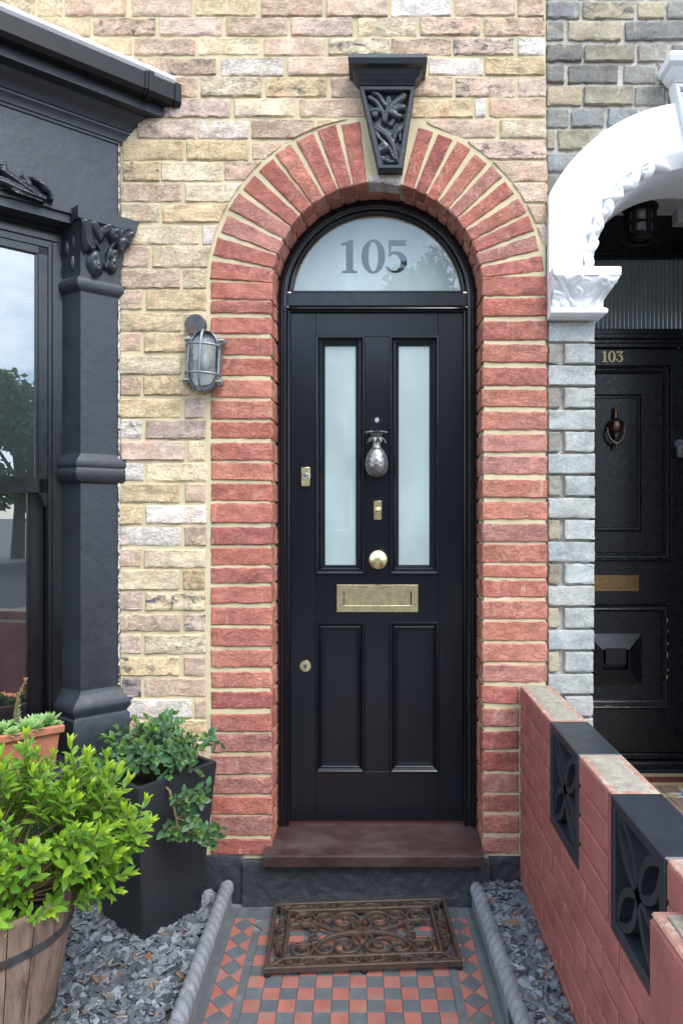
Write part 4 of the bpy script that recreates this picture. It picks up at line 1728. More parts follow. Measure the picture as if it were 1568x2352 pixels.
# capital of the pier
b = MB()
def Q(p):
    return PZ(p)
ca, cb = X3 + .001, PX(1408)
for (pa, pb, xe, yy) in ((630, 651, 1408, -.085),):
    b.box(ca, PX(xe), yy, .10, Q(pb), Q(pa), bev=.003)
L = []
for (py, xr, yy) in ((651.5, 1404, -.080), (664, 1400, -.076), (676, 1388, -.058), (690, 1376, -.040), (705, 1369, -.032), (714, 1368, -.03)):
    L.append([(ca + .001, .1, Q(py)), (ca + .001, yy, Q(py)), (PX(xr), yy, Q(py)), (PX(xr), .1, Q(py))])
b.loops(L, True, True, True)
L = []
for (py, xr, yy) in ((712, 1370, -.034), (715, 1380, -.048), (720, 1385, -.054), (727, 1384, -.053), (732, 1376, -.044), (734, 1368, -.03)):
    L.append([(ca, .1, Q(py)), (ca, yy, Q(py)), (PX(xr), yy, Q(py)), (PX(xr), .1, Q(py))])
b.loops(L, True, True, True)
c3 = b.build('capital', M['whitepaint'], nb, 40)
st3 = []
for pts, r0, r1, hh in [
    ([(340, 1920), (400, 2000), (470, 2080), (540, 2140)], 30, 16, .8), ([(335, 1925), (380, 1920), (420, 1960)], 28, 24, .8), ([(470, 1960), (510, 1930)], 66, 52, 1.0),
    ([(510, 2020), (540, 2030)], 50, 40, .9), ([(330, 2050), (400, 2060)], 44, 40, .9), ([(400, 2090), (440, 2120)], 40, 34, .8), ([(720, 1960), (740, 1965)], 60, 58, 1.1),
    ([(790, 1970), (800, 1990)], 48, 44, 1.0), ([(845, 1960), (850, 2000)], 44, 36, 1.1), ([(610, 2130), (660, 2040), (700, 2000)], 22, 40, .8), ([(330, 2100), (360, 2130)], 34, 30, .7),
    ([(690, 2140), (720, 2060), (760, 2020)], 16, 20, .6), ([(580, 1950), (640, 1970)], 34, 30, .6), ([(620, 2060), (600, 2120)], 28, 24, .6)]:
    st3.append((curve2(pts, 3) if len(pts) > 2 else pts, r0, r1, hh))


def map3(u, v, h):
    pxx = (1500 + u / 2.94) / 1.27551
    pyy = (180 + v / 2.94) / 1.27551
    t = max(0, min(1, (pyy - 651) / 63))
    y0_ = -.078 + .047 * min(1, t * 1.5)
    return (PX(pxx), y0_ - h * .020, PZ(pyy))


def uv3(a, c_):
    v = 1890 + 285 * c_
    w_ = 870 - 110 * min(1, max(0, c_) * 1.45)
    return 318 + (w_ - 318) * a, v


relief(map3, 56, 36, st3, uv3).build('capital_leaves', M['whitepaint'], c3, 70)

# porch box
YB = .86
ZF3 = PZ(1760, YB)
zc3 = PZ(494, YB)
pxa, pxb = BCX - .43, BCX + .43
b = MB()
b.add([(pxa, .24, zc3), (pxb, .24, zc3), (pxb, YB, zc3), (pxa, YB, zc3)], [(0, 1, 2, 3)])
b.add([(pxa, .12, BCZ + .2), (pxb, .12, BCZ + .2), (pxb, .24, zc3), (pxa, .24, zc3)], [])
b.box(pxa, pxb, .2405, .262, BCZ + RIN + .06, zc3 - .001)
b.build('porch_ceiling', M['whitepaint'], nb)
b = MB()
b.box(pxa - .05, pxa, .2405, YB, -.1, zc3 + .02)
b.box(pxb, pxb + .05, .2405, YB, -.1, zc3 + .02)
b.box(pxa, pxb, YB + .02, YB + .06, -.1, zc3 + .02)
b.build('porch_wall', M['oldblack'], nb)
# back wall joinery: upper panel, ribbed transom light, transom, door
def p3(px, py):
    return PX(px, YB), PZ(py, YB)
b = MB()
b.box(pxa, pxb, YB - .002, YB + .019, PZ(594, YB), zc3 - .002)
b.box(pxa, pxb, YB - .012, YB - .0022, PZ(594, YB), PZ(574, YB), bev=.002)
b.box(pxa, pxb, YB - .020, YB - .0122, PZ(586, YB), PZ(580, YB), bev=.002)
b.build('overdoor_panel', M['oldblack'], nb)
b = MB()
x0, x1, z0, z1 = PX(1300, YB), PX(1700, YB), PZ(757, YB), PZ(595, YB)
nr = 40
vs, fs = [], []
m = nr * 6
for i in range(m + 1):
    x = x0 + (x1 - x0) * i / m
    d = .006 * abs(sin(pi * i / 6))
    vs += [(x, YB + .012 - d, z0), (x, YB + .012 - d, z1)]
for i in range(m):
    fs.append((2 * i, 2 * i + 2, 2 * i + 3, 2 * i + 1))
b.add(vs, fs)
b.fixn = False
o = b.build('transom_pane', M['ribbed'], nb, 60)
o['label'] = 'dark vertically ribbed glass over the neighbouring door'
b = MB()
z1, z0 = PZ(756, YB), PZ(800, YB)
b.box(pxa, pxb, YB - .012, YB + .018, PZ(768, YB), z1, bev=.002)
b.box(pxa, pxb, YB - .026, YB + .018, PZ(780, YB), PZ(768.5, YB), bev=.004)
b.box(pxa, pxb, YB - .016, YB + .018, PZ(790, YB), PZ(780.5, YB), bev=.003)
b.box(pxa, pxb, YB - .024, YB + .018, PZ(800, YB), PZ(790.5, YB), bev=.003)
b.build('transom', M['oldblack'], nb)
b = MB()
hx = .385
dcx = PX(1408, YB)
b.box(dcx - hx, dcx + hx, YB, YB + .0185, PZ(1728, YB), PZ(801, YB))
d3 = b.build('door', M['oldblack'], nb)
d3['label'] = 'panelled black door of the neighbour set back in the porch'
mo = [(0, YB - .001), (.002, YB - .016), (.008, YB - .022), (.014, YB - .018), (.018, YB - .010), (.026, YB - .008), (.032, YB - .012), (.038, YB - .008), (.044, YB + .001), (.050, YB + .0035)]
def pnl(xr, zt_, zb2, mold):
    x1_ = PX(xr, YB)
    x0_ = 2 * dcx - x1_
    b_ = MB()
    b_.rect_sweep(x0_, x1_, PZ(zb2, YB), PZ(zt_, YB), mold)
    return b_
pnl(1541, 839, 1289, mo).build('moulding', M['oldblack'], d3, 30)
pnl(1537, 1384, 1627, mo).build('moulding', M['oldblack'], d3, 30)
pnl(1472, 905, 1221, [(0, YB - .0005), (.002, YB - .006), (.006, YB - .009), (.010, YB - .005), (.018, YB - .004), (.020, YB - .006)]).build('moulding', M['oldblack'], d3, 30)
b = pnl(1472, 1455, 1571, [(0, YB - .0005), (0, YB - .008), (.070, YB - .034), (.071, YB - .037), (.074, YB - .037)])
b.build('raised_field', M['oldblack'], d3, 20)
b = MB()
x1_ = PX(1432, YB)
x0_ = 2 * dcx - x1_
b.box(x0_, x1_, YB - .036, YB - .0005, PZ(1524, YB), PZ(1486, YB), bev=.002)
b.build('raised_field', M['oldblack'], d3)
b = MB()
b.box(pxa, pxb, YB - .022, YB + .018, PZ(1742, YB), PZ(1729, YB), bev=.004)
b.box(pxa, pxb, YB - .055, YB + .018, ZF3, PZ(1742.5, YB), bev=.008)
b.build('threshold', M['oldblack'], nb)
# chipped paint along the moulding of the lower panel
b = MB()
for (px_, py_, w_, h_) in ((1532, 1425, 2.5, 12), (1533, 1450, 2, 6), (1532.5, 1478, 2, 7), (1532, 1505, 3, 14), (1533, 1540, 2, 6), (1531, 1556, 4, 10), (1395, 1622, 18, 2), (1440, 1625, 9, 2), (1558, 799, 6, 1.5), (1360, 1380, 8, 1.5)):
    c_ = P(px_, py_, YB - .024)
    k_ = (DIST + YB) / FP / 2
    pts = []
    for i in range(9):
        a = 2 * pi * i / 9
        rr = 1 + .35 * noise.noise((px_, py_, i * 1.7))
        pts.append((c_.x + w_ * k_ * rr * cos(a), YB - .0236, c_.z + h_ * k_ * rr * sin(a)))
    b.add(pts, [tuple(range(9))])
# (bare wood showing through sits in the paint film, a fraction proud of it)
b.build('bare_wood_chip', pbr('bare_wood_chip', (.42, .27, .19), .8, bump=.2), d3)
for ch, pxl in (('1', 1380), ('0', 1395), ('3', 1414)):
    me, _ = glyph_mesh(ch, PZ(806.5, YB) - PZ(831.5, YB), .0018, M['gold'])
    place('numeral', me, d3, Matrix.Translation((PX(pxl, YB), YB - .002, PZ(831.5, YB))))
# urn knocker
c_ = P(1410, 1000, YB)
k_ = (DIST + YB) / FP
b = MB()
b.lathe([(0, 0), (.004, -.001), (.008, .004), (.0085, .010), (.012, .016), (.010, .022), (.006, .028), (.020, .034), (.034, .045), (.039, .055), (.036, .060), (.036, .080), (.030, .086),
         (.016, .094), (.009, .106), (.011, .116), (.008, .122), (.006, .136), (.009, .144), (.006, .152), (0, .155)], 20, (c_.x, YB - .020, PZ(1009, YB)))
for sx in (-1, 1):
    b.tube([(c_.x + sx * .040, YB - .022, PZ(984, YB)), (c_.x + sx * .041, YB - .028, PZ(996, YB)), (c_.x + sx * .030, YB - .034, PZ(1010, YB)), (c_.x + sx * .012, YB - .036, PZ(1018, YB)), (c_.x, YB - .036, PZ(1021, YB))], [.005, .005, .006, .008, .010], 10)
b.lathe([(.006, 0), (.009, -.008), (.005, -.018), (.008, -.026), (0, -.032)], 14, (c_.x, YB - .030, PZ(1020, YB)))
o = b.build('knocker', M['bronze'], d3, 50)
b = MB()
x1_ = PX(1466, YB)
x0_ = 2 * dcx - x1_
b.rect_sweep(x0_, x1_, PZ(1358, YB), PZ(1321, YB), [(0, YB), (0, YB - .004), (.001, YB - .005), (.018, YB - .005), (.019, YB - .003)])
b.box(x0_ + .019, x1_ - .019, YB - .0045, YB - .001, PZ(1358, YB) + .019, PZ(1321, YB) - .019, bev=.001)
b.build('letter_plate', M['agedbrass'], d3)
c_ = P(1560, 1030, YB)
b = MB()
b.lathe([(.024, 0), (.024, .012), (.020, .016)], 24, (c_.x - .004, YB, c_.z + .02), 'y')
b.box(c_.x - .022, c_.x + .022, YB - .028, YB - .010, c_.z - .045, c_.z + .024, bev=.006)
b.lathe([(.017, .027), (.016, .031), (0, .031)], 24, (c_.x, YB, c_.z - .006), 'y', 1)
b.box(c_.x - .0015, c_.x + .0015, YB - .032, YB - .0305, c_.z - .014, c_.z + .002, mi=2)
b.build('night_latch', [M['lampmetal'], M['steel'], M['frameblack']], d3, 40)

# porch floor tiles
b = MB()
b.box(pxa, pxb, -.25, YB + .01, -.1, ZF3 - .004)
pf = b.build('porch_floor', M['grout'])
tag(pf, kind='structure')
def ptile(pts, mat):
    b_ = MB()
    top = [(x, y, ZF3) for x, y in pts]
    bot = [(x, y, ZF3 - .006) for x, y in pts]
    b_.loops([bot, top], True, False, True)
    b_.build('tile', mat, pf)
def strip(y0_, y1_, mat, n_, off=0.0):
    w_ = (pxb - pxa) / n_
    for i in range(n_):
        ptile([(pxa + i * w_ + .0008, y0_ + .0008), (pxa + (i + 1) * w_ - .0008, y0_ + .0008), (pxa + (i + 1) * w_ - .0008, y1_ - .0008), (pxa + i * w_ + .0008, y1_ - .0008)], mat)
yb = YB - .06
strip(yb - .035, yb, M['darktile'], 6)
strip(yb - .075, yb - .035, M['beigetile'], 6)
strip(yb - .145, yb - .075, M['maroontile'], 6)
strip(yb - .180, yb - .145, M['beigetile'], 6)
# star panels between plain buff margins
sy1 = yb - .180
PSZ = .215
e = .0008
SX0 = 1.364 - PSZ * 2.5
for (ma, mb_) in ((pxa, SX0), (SX0 + 3 * PSZ, pxb)):
    for r_ in range(3):
        ptile([(ma + e, sy1 - (r_ + 1) * PSZ + e), (mb_ - e, sy1 - (r_ + 1) * PSZ + e), (mb_ - e, sy1 - r_ * PSZ - e), (ma + e, sy1 - r_ * PSZ - e)], M['beigetile'])
sy1 += .03
for r_ in range(3):
    for c_i in range(3):
        x0_, y1_ = SX0 + c_i * PSZ, sy1 - .03 - r_ * PSZ
        cx_, cy_ = x0_ + PSZ / 2, y1_ - PSZ / 2
        q = PSZ / 6
        # centre square on point (maroon), four blue, eight white points, brown corners
        ptile([(cx_ - q * .72 + e, cy_ - q * .72 + e), (cx_ + q * .72 - e, cy_ - q * .72 + e), (cx_ + q * .72 - e, cy_ + q * .72 - e), (cx_ - q * .72 + e, cy_ + q * .72 - e)], M['maroontile'])
        for k_ in range(4):
            ca_, sa_ = cos(k_ * pi / 2), sin(k_ * pi / 2)
            def rt(x, y):
                return (cx_ + x * ca_ - y * sa_, cy_ + x * sa_ + y * ca_)
            ptile([rt(-q * .72 + e, q * .72 + e), rt(q * .72 - e, q * .72 + e), rt(0, q * 1.44)], M['bluetile'])
            ptile([rt(q * .04, q * 1.44), rt(q * .72, q * .76), rt(q * .75, q * 2.3)], M['whitetile'])
            ptile([rt(-q * .72, q * .76), rt(-q * .04, q * 1.44), rt(-q * .75, q * 2.3)], M['whitetile'])
            ptile([rt(-q * .70, q * 2.3), rt(0, q * 1.5), rt(q * .70, q * 2.3), rt(q * .5, q * 2.95), rt(-q * .5, q * 2.95)], M['beigetile'])
            ptile([rt(q * .80, q * .8), rt(q * 2.3, q * .8), rt(q * 2.95, q * .55), rt(q * 2.95, q * 2.95), rt(q * .55, q * 2.95), rt(q * .80, q * 2.3)], M['browntile'])

# lantern in the porch
lc = Vector((PX(1470, .42), .42, 0))
zl1, zl0 = PZ(472, .42), PZ(556, .42)
lan = thing('porch_lantern', (lc.x, lc.y, zl0), 'black round caged lantern hanging from the white porch ceiling', 'lantern')
b = MB()
b.lathe([(.006, zc3 - zl1), (.006, .02), (.015, .016), (.045, .010), (.069, -.004), (.0725, -.012), (.071, -.018), (.055, -.022)], 32, (lc.x, lc.y, zl1))
b.build('lantern_cap', M['plastic'], lan, 40)
b = MB()
for (z_, h_) in ((zl1 - .030, .012), (zl1 - .082, .010), (zl0 + .018, .024)):
    b.lathe([(.054, -h_ / 2), (.058, -h_ / 2), (.058, h_ / 2), (.054, h_ / 2), (.054, -h_ / 2)], 32, (lc.x, lc.y, z_), cap=False)
for k_ in range(6):
    a = pi / 6 + k_ * pi / 3 + .25
    b.tube([(lc.x + .056 * cos(a), lc.y + .056 * sin(a), zl0 + .02), (lc.x + .056 * cos(a), lc.y + .056 * sin(a), zl1 - .02)], .0085, 6)
b.lathe([(.058, .010), (.050, .0), (.034, -.002), (.030, .004)], 32, (lc.x, lc.y, zl0), cap=False)
b.build('lantern_cage', M['plastic'], lan, 40)
b = MB()
b.lathe([(.051, zl0 + .02 - zl0), (.051, zl1 - .022 - zl0)], 32, (lc.x, lc.y, zl0), cap=False)
lgm = pane_glass('lantern_glass', 2.0, (.13, .14, .14))
b.build('lantern_glass', lgm, lan, 60)
# white box light on the porch back wall
sl = thing('white_wall_box', (1.50, YB - .05, PZ(523, YB)), 'small white box fitting high on the porch back wall', 'box')
b = MB()
b.box(PX(1541, YB), PX(1600, YB), YB - .075, YB - .003, PZ(523, YB), PZ(490, YB), bev=.006)
b.build('casing', M['whitepaint'], sl)
b = MB()
b.lathe([(.040, 0), (.040, .010), (.036, .014), (0, .016)], 32, (PX(1580, YB), YB - .075, PZ(506, YB)), 'y')
b.build('lens', M['whitepaint'], sl, 40)

# ================================================================== GARDEN WALL
GX = .5125
GT = .112
GZ = .772
gw = thing('garden_wall', (GX + .05, -.8, .05), 'low red painted brick garden wall with black pierced blocks', 'wall')
b = MB()
G_END = -2.0
b.box(GX + .0055, GX + GT, G_END, -.0015, .0, .481 - .0006)
for (ya, yb_) in ((-.436, -.0015), (-.966, -.723), (G_END, -1.254)):
    b.box(GX + .0055, GX + GT, ya, yb_, .481, GZ - .004)
b.build('core', M['redpaint'], gw)
pitch = (GZ - .06) / 9.55
def gmap(x, y, z):
    # local x runs along the wall towards the viewer, y is depth into the wall
    return (GX + y, -x, z)
k = 0
z = GZ - .0015
while z > .05:
    z1_ = z
    z0_ = z - pitch + .0085
    off = 0 if k % 2 else .1125
    spans = [(0.002, .436), (.723, .966), (1.254, -G_END)] if z0_ > .465 else [(0.002, -G_END)]
    for (sa, sb) in spans:
        y = sa - (0 if sa > .1 else off)
        first = True
        while y < sb - .02:
            e_ = min(y + .2185, sb)
            s_ = max(y, sa)
            if e_ - s_ > .03:
                q = [(s_ + .002, z0_), (e_ - .002, z0_), (e_ - .002, z1_), (s_ + .002, z1_)]
                place('brick', brick_mesh(q, random.uniform(-.001, .0008), .03, M['redpaint'], .0003, mapf=gmap, cell=.02, edge=.0009, tilt=.15), gw)
            y = e_ + .0065
    z -= pitch
    k += 1
# cement topping with worn red edges
for i, (ya, yb_) in enumerate(((-.436, -.0015), (-.966, -.723), (G_END, -1.254))):
    b = MB()
    b.box(GX + .002, GX + GT - .001, ya + .001, yb_ - .001, GZ - .0038, GZ + .0035, bev=.002)
    b.build('worn_edge', M['wornred'], gw)
    b = MB()
    vs, fs = [], []
    nx, ny = 10, 26
    for j in range(ny + 1):
        for ii in range(nx + 1):
            x = GX + .018 + (GT - .036) * ii / nx
            y = ya + .012 + (yb_ - ya - .024) * j / ny
            ed = ii in (0, nx) or j in (0, ny)
            x += .006 * noise.noise((x * 60, y * 60, 1)) * (1 if ed else 0)
            vs.append((x, y, GZ + (.0036 if ed else .0065 + .0012 * noise.noise((x * 70, y * 70, 4)))))
    for j in range(ny):
        for ii in range(nx):
            a = j * (nx + 1) + ii
            fs.append((a, a + 1, a + nx + 2, a + nx + 1))
    b.add(vs, fs)
    b.build('cement_topping', M['cement'], gw, 60)


def pierced(y_near, y_far):
    """black pierced screen block between the brick runs"""
    b_ = MB()
    z0_, z1_ = .4815, GZ + .004
    ya, yb2 = y_near + .0015, y_far - .0015
    fw = .026
    XA, XB = GX - .0015, GX + GT
    b_.box(XA, XB, ya, yb2, z1_ - fw, z1_, bev=.003)
    b_.box(XA, XB, ya, yb2, z0_, z0_ + fw, bev=.003)
    b_.box(XA, XB, ya, ya + fw, z0_ + fw - .002, z1_ - fw + .002, bev=.002)
    b_.box(XA, XB, yb2 - fw, yb2, z0_ + fw - .002, z1_ - fw + .002, bev=.002)
    o_ = b_.build('pierced_block', M['masonryblack'], gw)
    cy_, cz_ = (ya + yb2) / 2, (z0_ + z1_) / 2
    hl = (yb2 - ya) / 2 - fw
    hz = (z1_ - z0_) / 2 - fw
    for sy in (-1, 1):
        for sz in (-1, 1):
            r_ = MB()
            # vesica-shaped rib loop from the centre to the corner
            pts = []
            for i in range(25):
                t = i / 24
                if t <= .5:
                    s_ = t * 2
                    w_ = sin(pi * s_) * .030
                else:
                    s_ = (1 - t) * 2
                    w_ = -sin(pi * s_) * .030
                l = s_ * 1.02
                dy, dz = sy * hl * l, sz * hz * l
                nrm = Vector((-sz * hz, sy * hl)).normalized()
                pts.append((cy_ + dy + nrm.x * w_, cz_ + dz + nrm.y * w_))
            # sweep a deep rib along the loop
            L_ = []
            for i, (yy, zz_) in enumerate(pts):
                d = Vector((pts[min(i + 1, 24)][0] - pts[max(i - 1, 0)][0], pts[min(i + 1, 24)][1] - pts[max(i - 1, 0)][1]))
                if d.length < 1e-6:
                    d = Vector((1, 0))
                d.normalize()
                nn = Vector((-d.y, d.x)) * .0085
                L_.append([(XA + .006, yy + nn.x, zz_ + nn.y), (XA + .006, yy - nn.x, zz_ - nn.y), (XB - .006, yy - nn.x, zz_ - nn.y), (XB - .006, yy + nn.x, zz_ + nn.y)])
            r_.loops(L_, True, True, True)
            r_.build('petal', M['masonryblack'], o_, 40)
    return o_


pierced(-.723, -.436)
pierced(-1.254, -.966)
# end pier, slightly lower and proud of the wall
b = MB()
b.box(GX - .052, GX + GT + .04, -1.62, -1.31, .0, .708, bev=.006)
b.build('end_pier', M['redpaint'], gw)
b = MB()
b.box(GX - .050, GX + GT + .038, -1.618, -1.312, .7085, .716, bev=.004)
b.build('worn_edge', M['wornred'], gw)
b = MB()
b.box(GX - .030, GX + GT + .02, -1.60, -1.332, .7165, .721, bev=.002)
b.build('cement_topping', M['cement'], gw)

# ================================================================== TILED PATH
path = MB()
path.box(-.56, .44, -3.2, YP + .02, -.12, -.0045)
path = path.build('tiled_path', M['grout'])
tag(path, kind='structure')
SK = math.tan(R(1.4))
TS = .0503                       # tile pitch


def sk(x, y):
    """the path drifts a little to the right towards the street"""
    return (x - SK * (y + .2) * 1.0, y)


def tile(pts, mat, zt_=0.0):
    b_ = MB()
    cxm = sum(p_[0] for p_ in pts) / len(pts)
    cym = sum(p_[1] for p_ in pts) / len(pts)
    j = random.uniform(-.0004, .0004)
    pp = [sk(*p_) for p_ in pts]
    c_ = [sum(p_[0] for p_ in pp) / len(pp), sum(p_[1] for p_ in pp) / len(pp)]
    def shr(p_, s_):
        d = Vector((p_[0] - c_[0], p_[1] - c_[1]))
        l = d.length
        d = d * ((l - s_) / l)
        return (c_[0] + d.x, c_[1] + d.y)
    L_ = [[(*shr(p_, .0009), -.006) for p_ in pp], [(*shr(p_, .0009), j - .0006) for p_ in pp], [(*shr(p_, .0018), j) for p_ in pp]]
    b_.loops(L_, True, False, True)
    return b_.build('tile', mat, path)


CXL = -.388                      # left edge of the checker at y=-.2
NC = 12
yc0 = -.203
NRW = 17
for r_ in range(NRW):
    for c_i in range(NC):
        x0_, y1_ = CXL + c_i * TS, yc0 - r_ * TS
        m_ = M['redtile'] if (r_ + c_i) % 2 == 0 else M['greytile']
        tile([(x0_, y1_ - TS), (x0_ + TS, y1_ - TS), (x0_ + TS, y1_), (x0_, y1_)], m_)
CXR = CXL + NC * TS
SW = .025
BW = .0710
yend = yc0 - NRW * TS
# thin strips beside the checker and at its head
for (xa_, xb_) in ((CXL - SW, CXL), (CXR, CXR + SW)):
    y = yc0 + SW
    while y > yend:
        y2 = max(y - .152, yend)
        tile([(xa_, y2), (xb_, y2), (xb_, y), (xa_, y)], M['greytile'])
        y = y2
x = CXL
while x < CXR - .01:
    x2 = min(x + .152, CXR)
    tile([(x, yc0), (x2, yc0), (x2, yc0 + SW), (x, yc0 + SW)], M['greytile'])
    x = x2


def diamonds(xa_, xb_, ya, yb2, vert=True):
    n_ = max(1, round(((yb2 - ya) if vert else (xb_ - xa_)) / BW))
    st = ((yb2 - ya) if vert else (xb_ - xa_)) / n_
    for i in range(n_):
        if vert:
            y0_ = ya + i * st
            ym, y1_ = y0_ + st / 2, y0_ + st
            xm = (xa_ + xb_) / 2
            tile([(xm, y0_), (xb_, ym), (xm, y1_), (xa_, ym)], M['greytile'])
            tile([(xa_, ym), (xm, y1_), (xa_, y1_ + st / 2)] if i < n_ - 1 else [(xa_, ym), (xm, y1_), (xa_, y1_)], M['redtile'])
            tile([(xb_, ym), (xb_, y1_ + st / 2), (xm, y1_)] if i < n_ - 1 else [(xb_, ym), (xb_, y1_), (xm, y1_)], M['redtile'])
        else:
            x0_ = xa_ + i * st
            xm, x1_ = x0_ + st / 2, x0_ + st
            ym = (ya + yb2) / 2
            tile([(x0_, ym), (xm, ya), (x1_, ym), (xm, yb2)], M['greytile'])
            tile([(xm, ya), (x1_ + st / 2, ya), (x1_, ym)] if i < n_ - 1 else [(xm, ya), (x1_, ya), (x1_, ym)], M['redtile'])
            tile([(xm, yb2), (x1_, ym), (x1_ + st / 2, yb2)] if i < n_ - 1 else [(xm, yb2), (x1_, ym), (x1_, yb2)], M['redtile'])


yh = yc0 + SW
diamonds(CXL - SW - BW, CXL - SW, yend, yh + BW)
diamonds(CXR + SW, CXR + SW + BW, yend, yh + BW)
diamonds(CXL - SW, CXR + SW, yh, yh + BW, False)
xo0, xo1 = CXL - SW - BW, CXR + SW + BW
for (xa_, xb_) in ((xo0 - .030, xo0), (xo1, xo1 + .030)):
    y = YP - .012
    while y > yend:
        y2 = max(y - .153, yend)
        tile([(xa_, y2), (xb_, y2), (xb_, y), (xa_, y)], M['greytile'])
        y = y2
x = xo0
while x < xo1 - .01:
    x2 = min(x + .153, xo1)
    tile([(x, yh + BW), (x2, yh + BW), (x2, YP - .014), (x, YP - .014)], M['greytile'])
    x = x2
# further tiles towards the street, behind the picture
b = MB()
for r_ in range(26):
    for c_i in range(NC):
        x0_, y1_ = CXL + c_i * TS, yend - r_ * TS
        pts = [sk(x0_ + .001, y1_ - TS + .001), sk(x0_ + TS - .001, y1_ - TS + .001), sk(x0_ + TS - .001, y1_ - .001), sk(x0_ + .001, y1_ - .001)]
        b.add([(px_, py_, -.0005) for px_, py_ in pts], [(0, 1, 2, 3)], (r_ + c_i) % 2)
o = b.build('far_tiles', [M['redtile'], M['greytile']], path)
o['kind'] = 'stuff'


# rope-topped edging
def edging(name, xfun, label, ystart, yendd, gz, inner):
    t_ = thing(name, (xfun(-.6), -.6, 0), label, 'edging', 'rope edging along the path')
    y = ystart
    while y > yendd:
        y2 = y - .228
        b_ = MB()
        vs, fs = [], []
        nl, na = 44, 20
        r0 = .0255
        zc_ = .062
        for i in range(nl + 1):
            yy = y - .001 - (y - y2 - .002) * i / nl
            for k_ in range(na):
                a = 2 * pi * k_ / na
                ph = 1.5 * (a - inner * 2 * pi * yy / .118)
                r = r0 * (.80 + .24 * abs(cos(ph)) ** .6) + .0008 * noise.noise((a * 2, yy * 40, inner))
                vs.append((xfun(yy) + r * cos(a), yy, zc_ + r * sin(a)))
        for i in range(nl):
            for k_ in range(na):
                fs.append((i * na + k_, i * na + (k_ + 1) % na, (i + 1) * na + (k_ + 1) % na, (i + 1) * na + k_))
        fs.append(tuple(range(na)))
        fs.append(tuple(nl * na + k_ for k_ in range(na))[::-1])
        b_.add(vs, fs)
        L_ = []
        for yy in (y - .001, y2 + .001):
            xx = xfun(yy)
            L_.append([(xx - .019, yy, -.05), (xx - .017, yy, .058), (xx + .017, yy, .058), (xx + .019, yy, -.05)])
        b_.loops(L_, True, True, True)
        b_.build('edging_tile', M['rope'], t_, 60)
        y = y2


edging('rope_edging', lambda y: sk(xo0 - .051, y)[0] + .006, 'twisted rope-top clay edging between the path and the planters', -.020, -1.5, .03, 1)
edging('rope_edging', lambda y: sk(xo1 + .051, y)[0] - .002 - .02 * (y + .2), 'twisted rope-top clay edging beside the red garden wall', -.034, -1.5, .06, -1)


# slate chips
def chips(name, region, n_, z0_, layers, label, avoid=None):
    vs, fs = [], []
    cnt = 0
    while cnt < n_:
        x, y = region()
        if avoid and avoid(x, y):
            continue
        cnt += 1
        L_ = random.uniform(.010, .026) * random.choice((.7, 1, 1, 1.25))
        W_ = L_ * random.uniform(.35, .8)
        th = random.uniform(.002, .0055)
        m_ = random.choice((5, 6, 6, 7))
        pts = []
        for i in range(m_):
            a = 2 * pi * (i + random.uniform(-.3, .3)) / m_
            pts.append(Vector((L_ * cos(a), W_ * sin(a), 0)))
        rot = Matrix.Rotation(random.uniform(0, 2 * pi), 3, 'Z') @ Matrix.Rotation(random.gauss(0, .38), 3, 'X') @ Matrix.Rotation(random.gauss(0, .38), 3, 'Y') @ Matrix.Rotation(random.uniform(0, 6.3), 3, 'Z')
        c_ = Vector((x, y, z0_ + random.random() * layers))
        bi = len(vs)
        for sgn in (-1, 1):
            for p_ in pts:
                pp = p_ * (1 if sgn < 0 else random.uniform(.84, .97))
                vs.append(tuple(c_ + rot @ (pp + Vector((0, 0, sgn * th / 2)))))
        fs.append(tuple(bi + i for i in range(m_))[::-1])
        fs.append(tuple(bi + m_ + i for i in range(m_)))
        for i in range(m_):
            fs.append((bi + i, bi + (i + 1) % m_, bi + m_ + (i + 1) % m_, bi + m_ + i))
    me = bpy.data.meshes.new(name)
    me.from_pydata(vs, [], fs)
    me.materials.append(M['slate'])
    o_ = place(name, me)
    tag(o_, label, 'gravel', kind='stuff')


chips('slate_chippings', lambda: (random.uniform(-1.25, -.565), random.uniform(-1.05, -.03)), 7600, .034, .020, 'blue-grey slate chips around the planters')
chips('slate_chippings', lambda: (random.uniform(.385, .510), random.uniform(-1.15, -.012)), 1900, .062, .016, 'narrow strip of slate chips beside the red garden wall')

# ================================================================== DOORMAT
mc = Vector((-.0483, -.222, 0))
dm = thing('doormat', (mc.x, mc.y, .0), 'rusty cast iron scrollwork doormat lying on the tiled path', 'doormat')
mrot = R(3.4)
mw, md = .300, .176
MZ0, MZ1 = .014, .030


def mpt(x, y):
    c_, s_ = cos(mrot), sin(mrot)
    return (mc.x + x * c_ - y * s_, mc.y + x * s_ + y * c_)


def ribbon(pts, w_, z0_, z1_, name='scroll', taper=None):
    b_ = MB()
    L_ = []
    m_ = len(pts)
    for i, (x, y) in enumerate(pts):
        d = Vector((pts[min(i + 1, m_ - 1)][0] - pts[max(i - 1, 0)][0], pts[min(i + 1, m_ - 1)][1] - pts[max(i - 1, 0)][1]))
        if d.length < 1e-9:
            d = Vector((1, 0))
        d.normalize()
        ww = w_ * (taper(i / (m_ - 1)) if taper else 1)
        nn = Vector((-d.y, d.x)) * ww / 2
        a = mpt(x + nn.x, y + nn.y)
        c_ = mpt(x - nn.x, y - nn.y)
        a2 = mpt(x + nn.x * .55, y + nn.y * .55)
        c2 = mpt(x - nn.x * .55, y - nn.y * .55)
        L_.append([(*a, z0_), (*a, z1_ - .002), (*a2, z1_), (*c2, z1_), (*c_, z1_ - .002), (*c_, z0_)])
    b_.loops(L_, True, True, True)
    return b_.build(name, M['mat'], dm, 50)


